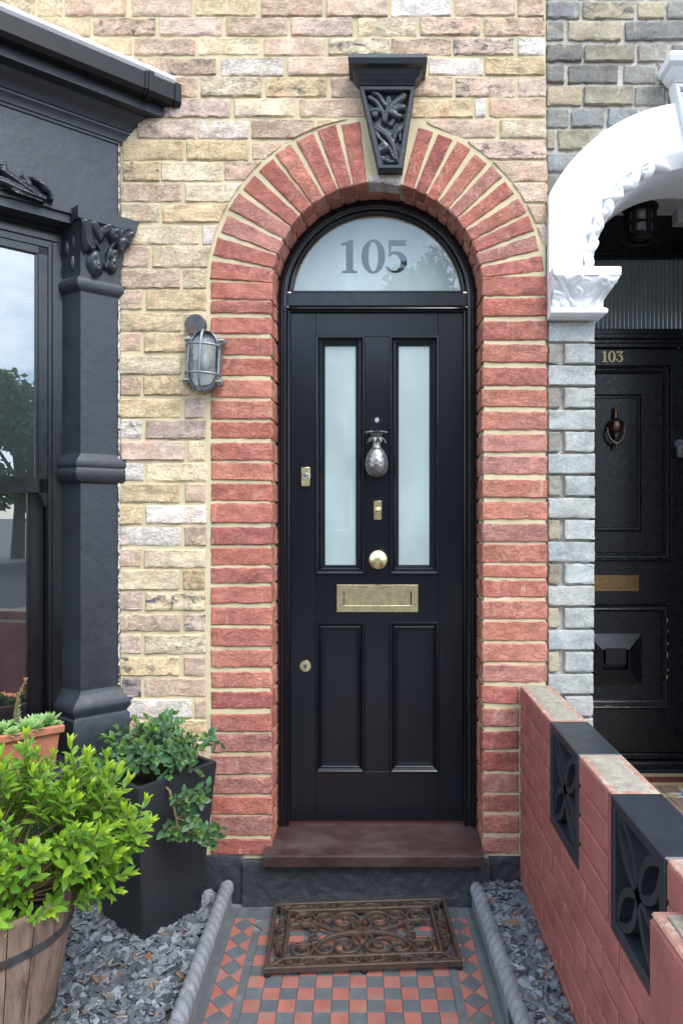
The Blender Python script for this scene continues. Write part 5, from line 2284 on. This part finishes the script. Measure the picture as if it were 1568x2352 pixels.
def rectbar(hw, hd, w_, name):
    b_ = MB()
    def lp(i, z_):
        return [(*mpt(sx * (hw - i), sy * (hd - i)), z_) for sx, sy in ((-1, -1), (1, -1), (1, 1), (-1, 1))]
    b_.loops([lp(0, MZ0), lp(0, MZ1 - .001), lp(.002, MZ1 + .001), lp(w_ - .002, MZ1 + .001), lp(w_, MZ1 - .001), lp(w_, MZ0), lp(0, MZ0)], True)
    b_.build(name, M['mat'], dm)


rectbar(mw, md, .012, 'frame')
rectbar(mw - .052, md - .044, .010, 'inner_frame')


def spiral(cx_, cy_, r, a0, turns, hand, n_=26, r1=.25):
    out = []
    for i in range(n_ + 1):
        t = i / n_
        rr = r * (1 - (1 - r1) * t)
        a = a0 + hand * 2 * pi * turns * t
        out.append((cx_ + rr * cos(a), cy_ + rr * sin(a)))
    return out


zr0, zr1 = .016, .029
RW = .0085
# four mirrored quadrants of the central panel
for sx in (-1, 1):
    for sy in (-1, 1):
        def T(pts):
            return [(sx * x, sy * y) for x, y in pts]
        ribbon(T(curve2([(.004, .004), (.030, .030), (.022, .072), (.004, .118)], 6)[:13]), RW, zr0, zr1)
        ribbon(T(spiral(.056, .066, .052, R(215), 1.45, -1, 34, .22)), RW, zr0, zr1, taper=lambda t: 1.05 - .2 * t)
        ribbon(T(spiral(.118, .082, .034, R(-60), 1.25, 1, 26, .25)), RW, zr0, zr1)
        ribbon(T(curve2([(.008, .003), (.060, .006), (.105, .022), (.140, .046), (.185, .060), (.232, .050)], 6)), RW * 1.1, zr0, zr1)
        ribbon(T(spiral(.190, .086, .040, R(-150), 1.35, 1, 30, .22)), RW, zr0, zr1)
        ribbon(T(curve2([(.135, .044), (.150, .070), (.172, .112), (.215, .124)], 6)), RW, zr0, zr1)
        ribbon(T(spiral(.156, .024, .017, R(80), 1.1, -1, 18, .35)), RW * .8, zr0, zr1)
        # border: long sides
        for (bx, fl) in ((.040, 1), (.135, -1), (.205, 1)):
            yb0 = md - .032
            ribbon(T(curve2([(bx - .045, yb0 - .012 * fl), (bx - .022, yb0 + .010 * fl), (bx, yb0 + .012 * fl), (bx + .024, yb0 + .002 * fl), (bx + .04, yb0 - .012 * fl)], 5)), RW * .85, zr0, zr1)
            ribbon(T(spiral(bx - .018, yb0 - .004 * fl, .013, R(90), 1.0, fl, 16, .4)), RW * .7, zr0, zr1)
            ribbon(T(spiral(bx + .022, yb0 - .006 * fl, .012, R(90), 1.0, -fl, 16, .4)), RW * .7, zr0, zr1)
        # border: short sides
        xb0 = mw - .033
        ribbon(T(curve2([(xb0 - .014, .002), (xb0 + .008, .022), (xb0 + .012, .048), (xb0 - .004, .078), (xb0 - .014, .10)], 5)), RW * .85, zr0, zr1)
        ribbon(T(spiral(xb0 - .004, .034, .014, R(0), 1.05, 1, 16, .4)), RW * .7, zr0, zr1)
        ribbon(T(spiral(xb0 - .002, .072, .013, R(180), 1.05, -1, 16, .4)), RW * .7, zr0, zr1)
        # corner leaf
        ribbon(T([(mw - .056, md - .048), (mw - .034, md - .029), (mw - .012, md - .011)]), RW * 1.5, zr0, zr1 + .002, 'corner_leaf', taper=lambda t: 1.25 - .7 * abs(t - .5) * 2)
        ribbon(T([(mw - .060, md - .020), (mw - .042, md - .018), (mw - .028, md - .034), (mw - .030, md - .056)]), RW * .8, zr0, zr1)
# collars
for (x, y, ang) in ((0, md - .030, 0), (.105, md - .030, 0), (-.105, md - .030, 0), (0, -md + .030, 0), (.105, -md + .030, 0), (-.105, -md + .030, 0),
                    (mw - .033, 0, 1), (-mw + .033, 0, 1), (.050, .006, 0), (-.050, .006, 0)):
    for j in (-1, 0, 1):
        if ang:
            ribbon([(x + j * .007, y - .008), (x + j * .007, y + .008)], .004, zr0, zr1 + .004, 'collar')
        else:
            ribbon([(x + j * .007, y - .010), (x + j * .007, y + .010)], .004, zr0, zr1 + .004, 'collar')
for (sx, sy) in ((-1, -1), (1, -1), (-1, 1), (1, 1), (0, -1), (0, 1)):
    b = MB()
    x, y = mpt(sx * (mw - .010), sy * (md - .010))
    b.lathe([(.010, .0005), (.0115, .003), (.0105, .0138)], 14, (x, y, 0))
    b.build('foot', M['rubber'], dm, 40)

# ================================================================== WALL LAMP
lx, lz = PX(466, -.05), PZ(827, -.05)
wl = thing('wall_lamp', (lx, 0, lz), 'oval galvanised bulkhead wall lamp with cage on the brickwork', 'lamp')
LR = Matrix.Rotation(R(3.0), 3, 'Y')


def LP(x, y, z):
    v = LR @ Vector((x, 0, z))
    return (lx + v.x, y, lz + v.z)


def stad(rx, rz, n_=48, p_=2.5):
    out = []
    for i in range(n_):
        a = 2 * pi * i / n_
        ca_, sa_ = cos(a), sin(a)
        out.append((rx * math.copysign(abs(ca_) ** (2 / p_), ca_), rz * math.copysign(abs(sa_) ** (2 / p_), sa_)))
    return out


b = MB()
L = []
for (k_, y) in ((1.0, -.003), (1.0, -.040), (.985, -.046), (.90, -.047), (.86, -.044), (.85, -.02)):
    L.append([LP(x * k_, y, z) for x, z in stad(.058, .106)])
b.loops(L, True, True, True)
for (sx, sz) in ((-1, 1), (1, 1), (-1, -1), (1, -1)):
    c_ = LP(sx * .059, -.036, sz * .072)
    b.lathe([(.0135, -.02), (.0135, .008), (.011, .011), (0, .011)], 18, c_, 'y')
b.build('lamp_body', M['lampmetal'], wl, 40)
# ribbed glass
b = MB()
L = []
nr = 22
for j in range(nr + 1):
    t = j / nr * pi / 2
    k_ = cos(t)
    dpt = sin(t)
    L.append([LP(x * max(k_, .01), -.042 - .046 * dpt ** .9, z * (max(k_, .01) ** .55)) for x, z in stad(.0475, .092, 64)])
b.loops(L, True, False, True)
vs2 = []
for (x, y, z) in b.v:
    zz_ = (z - lz)
    f_ = .0012 * sin(zz_ * 2 * pi / .0062) if abs(zz_) < .058 else .0012 * sin(atan2(x - lx, abs(zz_) - .05) * 34)
    vs2.append((x, y - f_, z))
b.v = vs2
b.build('lamp_glass', M['lampglass'], wl, 80)
b = MB()
b.box(lx - .030, lx + .030, -.032, -.030, lz - .075, lz + .075)
b.blob((lx + .004, -.052, lz - .004), (.020, .020, .036), None, 14, 10)
b.build('bulb', M['bulb'], wl, 60)
# cage: upright hoop and two cross bars
b = MB()
pts = [LP(0, -.040, .104)] + [LP(0, -.046 - .052 * sin(pi * i / 20) ** .55, .104 * cos(pi * i / 20)) for i in range(1, 20)] + [LP(0, -.040, -.104)]
b.tube(pts, .0050, 10)
for zc_ in (.050, -.050):
    b.tube([LP(-.060 * cos(pi * i / 18), -.036 - .060 * sin(pi * i / 18) ** .7, zc_) for i in range(19)], .0042, 10)
for sx in (-1, 1):
    b.tube([LP(sx * .054, -.046, z) for z in (-.062, .062)], .0048, 8)
b.build('cage', M['lampmetal'], wl, 50)
for (sx, sz) in ((-1, 1), (1, 1), (-1, -1), (1, -1)):
    b = MB()
    c_ = Vector(LP(sx * .059, -.050, sz * .072))
    b.box(c_.x - .012, c_.x + .012, c_.y - .012, c_.y, c_.z - .0022, c_.z + .0022, bev=.0012)
    b.lathe([(.0035, -.006), (.0035, .004)], 10, c_, 'y')
    sm = b.build('wing_screw', M['brass'], wl, 40)
c_ = P(449, 746, -.015)
b = MB()
b.lathe([(.037, -.0), (.037, .022), (.0355, .024), (0, .024)], 40, (c_.x, 0, c_.z), 'y')
b.box(c_.x - .001, c_.x + .001, -.0244, -.0235, c_.z - .012, c_.z + .006)
b.build('junction_box', M['hoop'], wl, 40)

# ================================================================== PLANTERS AND PLANTS
# tall tapered planter
pn = Vector((-.735, -.315))
d1 = Vector((.150, .190)).normalized()
d2 = Vector((-.150 * 1.27, .150)).normalized()
d2 = Vector((-d1.y, d1.x))
s0, s1 = .225, .305
ov = .040
zpb, zpt = .036, .548
tp = thing('tall_planter', (pn.x, pn.y + .16, zpb), 'tall tapered square charcoal planter beside the red brick jamb', 'planter')


def sq(e_, z_):
    o_ = pn - d1 * e_ - d2 * e_
    L_ = s0 + 2 * e_
    return [(*(o_), z_), (*(o_ + d1 * L_), z_), (*(o_ + d1 * L_ + d2 * L_), z_), (*(o_ + d2 * L_), z_)]


def sqr(e_, z_, r_=.010):
    base = [Vector(p_) for p_ in sq(e_, z_)]
    out = []
    for i in range(4):
        a, c_, d_ = base[i - 1], base[i], base[(i + 1) % 4]
        u1, u2 = (a - c_).normalized(), (d_ - c_).normalized()
        out += [c_ + u1 * r_, c_ + (u1 + u2) * r_ * .30, c_ + u2 * r_]
    return out


b = MB()
b.loops([sqr(0, zpb), sqr(.002, zpb + .004)] + [sqr(ov * t, zpb + (zpt - zpb) * t) for t in (.25, .5, .75, .985)] + [sqr(ov - .001, zpt), sqr(ov - .004, zpt + .0015), sqr(ov - .015, zpt + .0015), sqr(ov - .018, zpt - .002), sqr(ov - .022, zpt - .07)], True, True, False)
b.build('pot', M['planter'], tp, 40)
b = MB()
b.loops([sq(ov - .021, zpt - .045), sq(.0, zpt - .043)], True, False, True)
b.build('soil', M['soil'], tp)

# barrel
bc = Vector((-.985, -.735))
RT, RB, zt0, zt1 = .213, .135, .040, .435
bt = thing('barrel_planter', (bc.x, bc.y, .04), 'weathered wooden half barrel planter with iron hoops', 'planter')
NS = 22


def brad(z_):
    t = (z_ - zt0) / (zt1 - zt0)
    return RB + (RT - RB) * (t ** .82)


for i in range(NS):
    a0, a1 = 2 * pi * i / NS + .006, 2 * pi * (i + 1) / NS - .006
    b = MB()
    L = []
    jr = random.uniform(-.0012, .0012)
    top = zt1 + random.uniform(-.003, .003)
    for z_ in [zt0 + (top - zt0) * k_ / 5 for k_ in range(6)]:
        ro = brad(z_) + jr
        ri = ro - .020
        am = (a0 + a1) / 2
        L.append([(bc.x + ro * cos(a0), bc.y + ro * sin(a0), z_), (bc.x + (ro + .0022) * cos(am), bc.y + (ro + .0022) * sin(am), z_), (bc.x + ro * cos(a1), bc.y + ro * sin(a1), z_),
                  (bc.x + ri * cos(a1), bc.y + ri * sin(a1), z_), (bc.x + ri * cos(a0), bc.y + ri * sin(a0), z_)])
    b.loops(L, True, True, True)
    b.build('stave', M['stave'], bt, 40)
for (zh, hh_) in ((.350, .022), (.130, .024)):
    b = MB()
    n = 64
    L = []
    for (dr, z_) in ((.0015, zh - hh_ / 2), (.0040, zh - hh_ / 2), (.0042, zh + hh_ / 2), (.0015, zh + hh_ / 2)):
        L.append([(bc.x + (brad(z_) + dr) * cos(2 * pi * i / n), bc.y + (brad(z_) + dr) * sin(2 * pi * i / n), z_ + .0012 * sin(i * .9)) for i in range(n)])
    L.append(L[0])
    b.loops(L, True)
    b.build('hoop', M['hoop'], bt, 40)
b = MB()
b.lathe([(RT - .028, zt1 - .05), (.0, zt1 - .03)], 30, (bc.x, bc.y, 0), cap=False)
b.build('soil', M['soil'], bt)


# --- leaf and sprig meshes
def leaf(b_, base, d, up, L_, W_, curl=.15, fold=.25, mi=0, shape=(.35, .85, 1.0, .8, .35)):
    d = d.normalized()
    sd_ = d.cross(up)
    if sd_.length < 1e-5:
        sd_ = d.orthogonal()
    sd_.normalize()
    nr_ = sd_.cross(d).normalized()
    ts = (0, .18, .38, .6, .82, 1.0)
    ws = (0, shape[0], shape[1], shape[2], shape[3], 0)
    ws = (.08, shape[1] * .62, shape[2] * .95, shape[2], shape[3] * .72, 0)
    mid, lf, rt = [], [], []
    for t, w_ in zip(ts, ws):
        c_ = base + d * (L_ * t) - nr_ * (curl * L_ * t * t)
        mid.append(c_)
        lf.append(c_ + sd_ * (W_ * w_ / 2) + nr_ * (fold * W_ * w_ / 2))
        rt.append(c_ - sd_ * (W_ * w_ / 2) + nr_ * (fold * W_ * w_ / 2))
    vs_ = []
    for i in range(6):
        vs_ += [lf[i], mid[i], rt[i]]
    fs_ = []
    for i in range(4):
        fs_ += [(3 * i, 3 * i + 1, 3 * i + 4, 3 * i + 3), (3 * i + 1, 3 * i + 2, 3 * i + 5, 3 * i + 4)]
    fs_ += [(12, 13, 16), (13, 14, 16)]
    b_.add(vs_, fs_, mi)


def whorl_sprig(seed, length, nl, L_, W_, mats, spread=60, tipn=4, pair=False):
    rnd = random.Random(seed)
    b_ = MB()
    b_.fixn = False
    bend = Vector((rnd.uniform(-.2, .2), rnd.uniform(-.2, .2), 0))
    def ax(t):
        return Vector((0, 0, length * t)) + bend * (length * t * t)
    b_.tube([ax(t / 4) for t in range(5)], [.0014, .0013, .0012, .001, .0008], 4, 2, False)
    for i in range(nl):
        t = .12 + .83 * i / nl
        for q_ in ((0, 1) if pair else (0,)):
            a = (i * 2.4 if not pair else i * 1.57) + q_ * pi + rnd.uniform(-.3, .3)
            sp_ = R(spread * (1.15 - .55 * t) + rnd.uniform(-12, 12))
            d = Vector((cos(a) * sin(sp_), sin(a) * sin(sp_), cos(sp_)))
            k_ = rnd.uniform(.75, 1.1) * (1.05 - .25 * t)
            leaf(b_, ax(t), d, Vector((0, 0, 1)), L_ * k_, W_ * k_, rnd.uniform(.0, .25), rnd.uniform(.15, .35), 0)
    for i in range(tipn):
        a = i * 2.4 + 1
        sp_ = R(rnd.uniform(8, 34))
        d = Vector((cos(a) * sin(sp_), sin(a) * sin(sp_), cos(sp_)))
        k_ = rnd.uniform(.55, .85)
        leaf(b_, ax(1.0), d, Vector((0, 0, 1)), L_ * k_, W_ * k_ * .85, .05, .35, 1)
    me = b_.mesh('sprig', mats, 180)
    return me


def align(p_, d, roll, s_):
    q_ = Vector(d).to_track_quat('Z', 'Y').to_matrix().to_4x4()
    return Matrix.Translation(p_) @ q_ @ Matrix.Rotation(roll, 4, 'Z') @ Matrix.Scale(s_, 4)


# azalea
az_m = [whorl_sprig(i, .095, 11, .050, .0185, [M['lime'], M['limetip'], M['stem']], 62, 5) for i in range(10)]
azl = thing('azalea_bush', (bc.x, bc.y, zt1 - .03), 'bright lime green azalea bush growing in the wooden barrel', 'shrub')
base = Vector((bc.x, bc.y, zt1 - .03))
rnd = random.Random(5)
stems = MB()
cnt = 0
cc_ = Vector((bc.x + .075, bc.y + .03, .545))
rad_ = Vector((.265, .24, .205))
while cnt < 200:
    # points on and in a lumpy crown
    a = rnd.uniform(0, 2 * pi)
    u = rnd.uniform(-.75, 1)
    s_ = sqrt(1 - u * u)
    d = Vector((s_ * cos(a), s_ * sin(a), u))
    k_ = rnd.uniform(.22, 1.0) ** .5
    lump = 1 + .20 * noise.noise(d * 2.3 + Vector((3, 1, 7)))
    p_ = cc_ + Vector((d.x * rad_.x, d.y * rad_.y, d.z * rad_.z)) * k_ * lump
    if p_.z < .37 and (p_ - base).xy.length < RT - .02:
        continue
    if p_.z < .33:
        continue
    dirv = (d * .8 + Vector((0, 0, .75)) + Vector((rnd.uniform(-.35, .35), rnd.uniform(-.35, .35), 0))).normalized()
    M4 = align(p_ - dirv * .05, dirv, rnd.uniform(0, 6.3), rnd.uniform(.68, 1.15))
    place('sprig', az_m[cnt % 10], azl, M4)
    if cnt % 9 == 0:
        m_ = base + (p_ - base) * .5 + Vector((0, 0, -.02))
        b0_ = base + Vector((d.x, d.y, 0)) * .05
        stems.tube([b0_, m_, p_ - dirv * .05], [.004, .003, .0016], 5, cap=False)
    cnt += 1
# reaching shoots on the right
for (px_, py_, yy, dx_, dz_) in ((335, 1895, -.72, .5, .6), (318, 1850, -.70, .3, .9), (262, 1800, -.66, .2, 1), (255, 2055, -.72, .9, .15), (300, 1960, -.74, .8, .4), (285, 2000, -.74, .8, .3),
                                 (170, 1715, -.70, .05, 1), (45, 1700, -.70, -.1, 1), (100, 1745, -.68, .1, 1), (205, 1770, -.68, .15, 1), (12, 1710, -.72, -.1, 1), (235, 1905, -.8, .6, .4)):
    p_ = P(px_, py_, yy)
    dirv = Vector((dx_, -.15, dz_)).normalized()
    for j in range(3):
        M4 = align(p_ - dirv * (.085 + .045 * j), (dirv + Vector((rnd.uniform(-.2, .2), rnd.uniform(-.2, .2), .1 * j))).normalized(), rnd.uniform(0, 6), .95)
        place('sprig', az_m[(cnt + j) % 10], azl, M4)
    stems.tube([base + Vector((.05, 0, 0)), base + (p_ - base) * .5, p_ - dirv * .1], [.004, .003, .0016], 5, cap=False)
    cnt += 1
stems.build('stem', M['stem'], azl, 60)

# shrub in the tall planter
sh_m = [whorl_sprig(50 + i, .060, 3, .040, .021, [M['green'], M['greentip'], M['stem']], 72, 4, True) for i in range(10)]
ctr = pn + (d1 + d2) * (s0 / 2)
shb = thing('evergreen_shrub', (ctr.x, ctr.y, zpt - .04), 'dark green small-leaved shrub trailing over the charcoal planter', 'shrub')
base = Vector((ctr.x, ctr.y, zpt - .04))
stems = MB()
cnt = 0
cc_ = Vector((ctr.x + .010, ctr.y - .02, .600))
rad_ = Vector((.150, .135, .085))
while cnt < 105:
    a = rnd.uniform(0, 2 * pi)
    u = rnd.uniform(-.5, 1)
    s_ = sqrt(1 - u * u)
    d = Vector((s_ * cos(a), s_ * sin(a), u))
    k_ = rnd.uniform(.35, 1.0) ** .5
    lump = 1 + .28 * noise.noise(d * 2.6 + Vector((1, 5, 2)))
    p_ = cc_ + Vector((d.x * rad_.x, d.y * rad_.y, d.z * rad_.z)) * k_ * lump
    if p_.z < zpt - .02:
        continue
    dirv = (d + Vector((0, 0, .35)) + Vector((rnd.uniform(-.4, .4), rnd.uniform(-.4, .4), rnd.uniform(-.2, .2)))).normalized()
    place('sprig', sh_m[cnt % 10], shb, align(p_ - dirv * .035, dirv, rnd.uniform(0, 6.3), rnd.uniform(.75, 1.1)))
    if cnt % 3 == 0:
        stems.tube([base + Vector((d.x, d.y, 0)) * .03, base + (p_ - base) * .55, p_ - dirv * .035], [.003, .0022, .0012], 5, cap=False)
    cnt += 1
# trailing branch hanging down the right face
yt = -.30
tr_pts = [P(372, 1800, -.26), P(390, 1818, -.315), P(398, 1850, -.34), P(405, 1880, -.345), P(408, 1900, -.345)]
stems.tube(tr_pts, [.0045, .004, .0035, .003, .002], 6, cap=False)
for (px_, py_) in ((400, 1838), (425, 1825), (450, 1822), (470, 1815), (415, 1850), (438, 1848), (462, 1838), (405, 1888), (385, 1905), (415, 1905), (440, 1890), (460, 1900), (480, 1905), (500, 1912), (395, 1925), (425, 1920), (450, 1920), (475, 1930), (432, 1870), (488, 1925)):
    p_ = P(px_, py_, -.335 + rnd.uniform(-.03, .015))
    dirv = Vector((rnd.uniform(-.5, .8), -.8, rnd.uniform(-.3, .5))).normalized()
    place('sprig', sh_m[cnt % 10], shb, align(p_ - dirv * .03, dirv, rnd.uniform(0, 6.3), rnd.uniform(.72, .95)))
    n_ = min(tr_pts, key=lambda t: (t - p_).length)
    stems.tube([n_, (n_ + p_) / 2 + Vector((0, -.01, .005)), p_ - dirv * .03], [.002, .0016, .001], 5, cap=False)
    cnt += 1
for (px_, py_) in ((232, 1775), (250, 1782), (218, 1768), (265, 1770), (240, 1800), (480, 1690), (492, 1712), (380, 1648), (370, 1655), (400, 1660)):
    p_ = P(px_, py_, -.25 + rnd.uniform(-.03, .03))
    dirv = Vector((rnd.uniform(-.6, .6), -.5, rnd.uniform(.0, .8))).normalized()
    place('sprig', sh_m[cnt % 10], shb, align(p_ - dirv * .03, dirv, rnd.uniform(0, 6.3), .9))
    cnt += 1
stems.build('stem', M['stem'], shb, 60)

# terracotta trough and houseleeks on the sill
tt0, tt1, th0, th1 = .215, .62, -.045, .070
zt_b, zt_t = z_sill - .004, z_sill + .140
tro = thing('terracotta_trough', tuple(B((tt0 + tt1) / 2, .02, zt_b)), 'terracotta trough of houseleeks on the bay window sill', 'flowerpot')


def trl(e_, z_):
    return [B(tt0 - e_, th1 + e_, z_), B(tt1 + e_, th1 + e_, z_), B(tt1 + e_, th0 - e_, z_), B(tt0 - e_, th0 - e_, z_)]


b = MB()
b.loops([trl(-.014, zt_b), trl(-.004, zt_t - .036), trl(-.003, zt_t - .030), trl(.006, zt_t - .026), trl(.009, zt_t - .022), trl(.010, zt_t - .004), trl(.007, zt_t), trl(-.004, zt_t), trl(-.007, zt_t - .004), trl(-.009, zt_t - .03)], True, True, False)
b.build('pot', M['terracotta'], tro, 25)
b = MB()
b.loops([trl(-.008, zt_t - .012), trl(-.03, zt_t - .010)], True, False, True)
b.build('soil', M['soil'], tro)
hl = thing('houseleeks', tuple(B(.3, .02, zt_t)), 'pale green houseleek rosettes with a withered flower stalk in the trough', 'succulent')


def rosette(seed, r_, mats):
    rr = random.Random(seed)
    b_ = MB()
    b_.fixn = False
    nl = 58
    for i in range(nl):
        t = i / nl
        a = i * 2.39996
        el = R(12 + 70 * (1 - t) ** 1.0) if False else R(80 - 72 * t)
        d = Vector((cos(a) * cos(el), sin(a) * cos(el), sin(el)))
        L_ = r_ * (.35 + .65 * t) * rr.uniform(.92, 1.06)
        leaf(b_, Vector((cos(a), sin(a), 0)) * r_ * .08 * t, d, Vector((0, 0, 1)), L_, r_ * .30 * (.5 + .5 * t), -.15, .3, 1 if t > .92 else 0)
    return b_.mesh('rosette', mats, 180)


rs = [rosette(i, .050, [M['succ'], M['succtip']]) for i in range(3)]
for i, (t, h_, s_) in enumerate(((.245, .030, 1.05), (.315, .045, 1.0), (.285, .062, .65), (.275, -.012, .8), (.385, .02, .9), (.36, .066, .6), (.45, .045, 1.0), (.34, -.01, .7), (.225, .06, .45), (.52, .02, .9))):
    p_ = B(t, h_, zt_t - .004)
    dv = Vector((rnd.uniform(-.2, .3), -.45 - h_, 1)).normalized()
    place('rosette', rs[i % 3], hl, align(p_, dv, rnd.uniform(0, 6), s_))
# flower stalk
b = MB()
s0_ = B(.335, .025, zt_t)
p1, p2, p3_ = P(35, 1640, s0_.y), P(42, 1600, s0_.y), P(60, 1560, s0_.y)
b.fixn = False
b.tube([s0_, p1, p2, p3_], [.006, .006, .005, .003], 7, 0)
b.tube([p2, P(25, 1598, s0_.y), P(2, 1592, s0_.y)], [.004, .0035, .002], 6, 1)
for i in range(46):
    t = rnd.random()
    if i % 2:
        q_ = p2.lerp(p3_, t)
    else:
        q_ = p2.lerp(P(2, 1592, s0_.y), t)
    b.blob(q_ + Vector((rnd.uniform(-.005, .005), rnd.uniform(-.005, .005), rnd.uniform(-.004, .004))), (.0035, .0035, .004), None, 6, 4, 1)
for i in range(34):
    t = i / 34
    q_ = s0_.lerp(p2, t * .9)
    a = i * 2.4
    leaf(b, q_, Vector((cos(a), sin(a), .7)), Vector((0, 0, 1)), .017 * (1.25 - t * .6), .008, -.1, .25, 2)
b.build('flower_stalk', [M['stem'], M['dryflower'], M['succtip']], hl, 60)


# ================================================================== ACROSS THE STREET (seen in the reflections)
def tree(x, y, h, cr, cz, mat, label, seed, nleaf=5200, ls=.16, droop=0.0):
    rr = random.Random(seed)
    t_ = thing('street_tree', (x, y, 0), label, 'tree', 'trees across the street')
    b_ = MB()
    b_.tube([(x, y, -.1), (x + .1, y, h * .25), (x, y + .1, h * .5), (x + .1, y, h * .8)], [.22, .17, .12, .04], 10)
    clumps = []
    for i in range(26):
        a = rr.uniform(0, 2 * pi)
        u = rr.uniform(-.8, 1)
        s_ = sqrt(1 - u * u)
        k_ = rr.uniform(.45, 1.0)
        c_ = Vector((x + cr[0] * s_ * cos(a) * k_, y + cr[1] * s_ * sin(a) * k_, cz + cr[2] * u * k_))
        clumps.append((c_, rr.uniform(.35, .75) * min(cr) * .55))
        b_.tube([(x, y, h * rr.uniform(.3, .5)), tuple(Vector((x, y, h * .5)).lerp(c_, .5)), tuple(c_)], [.07, .04, .015], 5)
    b_.build('trunk', M['bark'], t_, 60)
    l_ = MB()
    l_.fixn = False
    for i in range(nleaf):
        c_, r_ = clumps[i % len(clumps)]
        v = Vector((rr.gauss(0, 1), rr.gauss(0, 1), rr.gauss(0, 1)))
        v = v.normalized() * r_ * rr.random() ** .45
        if droop:
            v.z -= droop * rr.random() * v.xy.length
        p_ = c_ + v
        d = Vector((rr.uniform(-1, 1), rr.uniform(-1, 1), rr.uniform(-1.2, .4))).normalized()
        sd_ = d.orthogonal().normalized()
        sd_ = Matrix.Rotation(rr.uniform(0, 6.3), 3, d) @ sd_
        L_ = ls * rr.uniform(.7, 1.3)
        l_.add([p_, p_ + d * L_ * .5 + sd_ * L_ * .28, p_ + d * L_, p_ + d * L_ * .5 - sd_ * L_ * .28], [(0, 1, 2, 3)])
    me = bpy.data.meshes.new('crown')
    me.from_pydata(l_.v, [], l_.f)
    me.materials.append(mat)
    place('crown', me, t_)


tree(2.5, -13.4, 9.5, (2.3, 1.8, 3.1), 7.0, M['treeleaf2'], 'airy street tree mirrored in the fanlight', 3, 10500, .15, .9)
tree(16.8, -13.8, 6.4, (3.9, 2.2, 2.5), 3.2, M['treeleaf'], 'dense dark tree mirrored in the bay window', 4, 26000, .27)
tree(15.2, -15.6, 8.2, (2.0, 1.6, 2.4), 6.4, M['treeleaf2'], 'taller feathery tree behind the dense mirrored one', 8, 2600, .16, 1.2)
tree(-9.0, -14.2, 6.5, (2.8, 2.2, 2.4), 4.2, M['treeleaf'], 'dark tree across the street on the left', 9, 6000, .18)
# low terrace opposite
for i, (xa_, xb_) in enumerate(((-11, -4.5), (-4.45, 2.0), (2.05, 8.5))):
    oh = thing('opposite_house', ((xa_ + xb_) / 2, -19, 0), ('brick terraced house opposite, ' + ('left', 'middle', 'right')[i] + ' one of the mirrored row'), 'house', 'houses opposite')
    b = MB()
    b.box(xa_, xb_, -26, -19, -.3, 5.4)
    b.build('wall', pbr('opposite_brick', (.15, .115, .095), .9, var=.2, bump=.3, bscale=30), oh)
    b = MB()
    b.add([(xa_, -18.7, 5.3), (xb_, -18.7, 5.3), (xb_, -22.5, 7.6), (xa_, -22.5, 7.6), (xa_, -26.3, 5.3), (xb_, -26.3, 5.3)], [(0, 1, 2, 3), (3, 2, 5, 4)])
    b.build('roof', pbr('opposite_slate', (.10, .10, .11), .7, var=.2, bump=.3), oh)
    for (wx, wz, ww, wh) in ((.22, .9, .9, 1.6), (.5, .9, .9, 1.6), (.22, 3.3, .9, 1.5), (.6, 3.3, .9, 1.5)):
        x_ = xa_ + (xb_ - xa_) * wx
        b = MB()
        b.box(x_ - ww / 2, x_ + ww / 2, -19.0, -18.95, wz, wz + wh)
        wnd = b.build('window', M['whitepaint'], oh)
        b = MB()
        b.box(x_ - ww / 2 + .08, x_ + ww / 2 - .08, -18.949, -18.94, wz + .08, wz + wh - .08)
        b.build('pane', M['pane'], wnd)
    b = MB()
    x_ = xa_ + (xb_ - xa_) * .85
    b.box(x_ - .45, x_ + .45, -19.0, -18.96, 0, 2.1)
    b.build('door', M['oldblack'], oh)
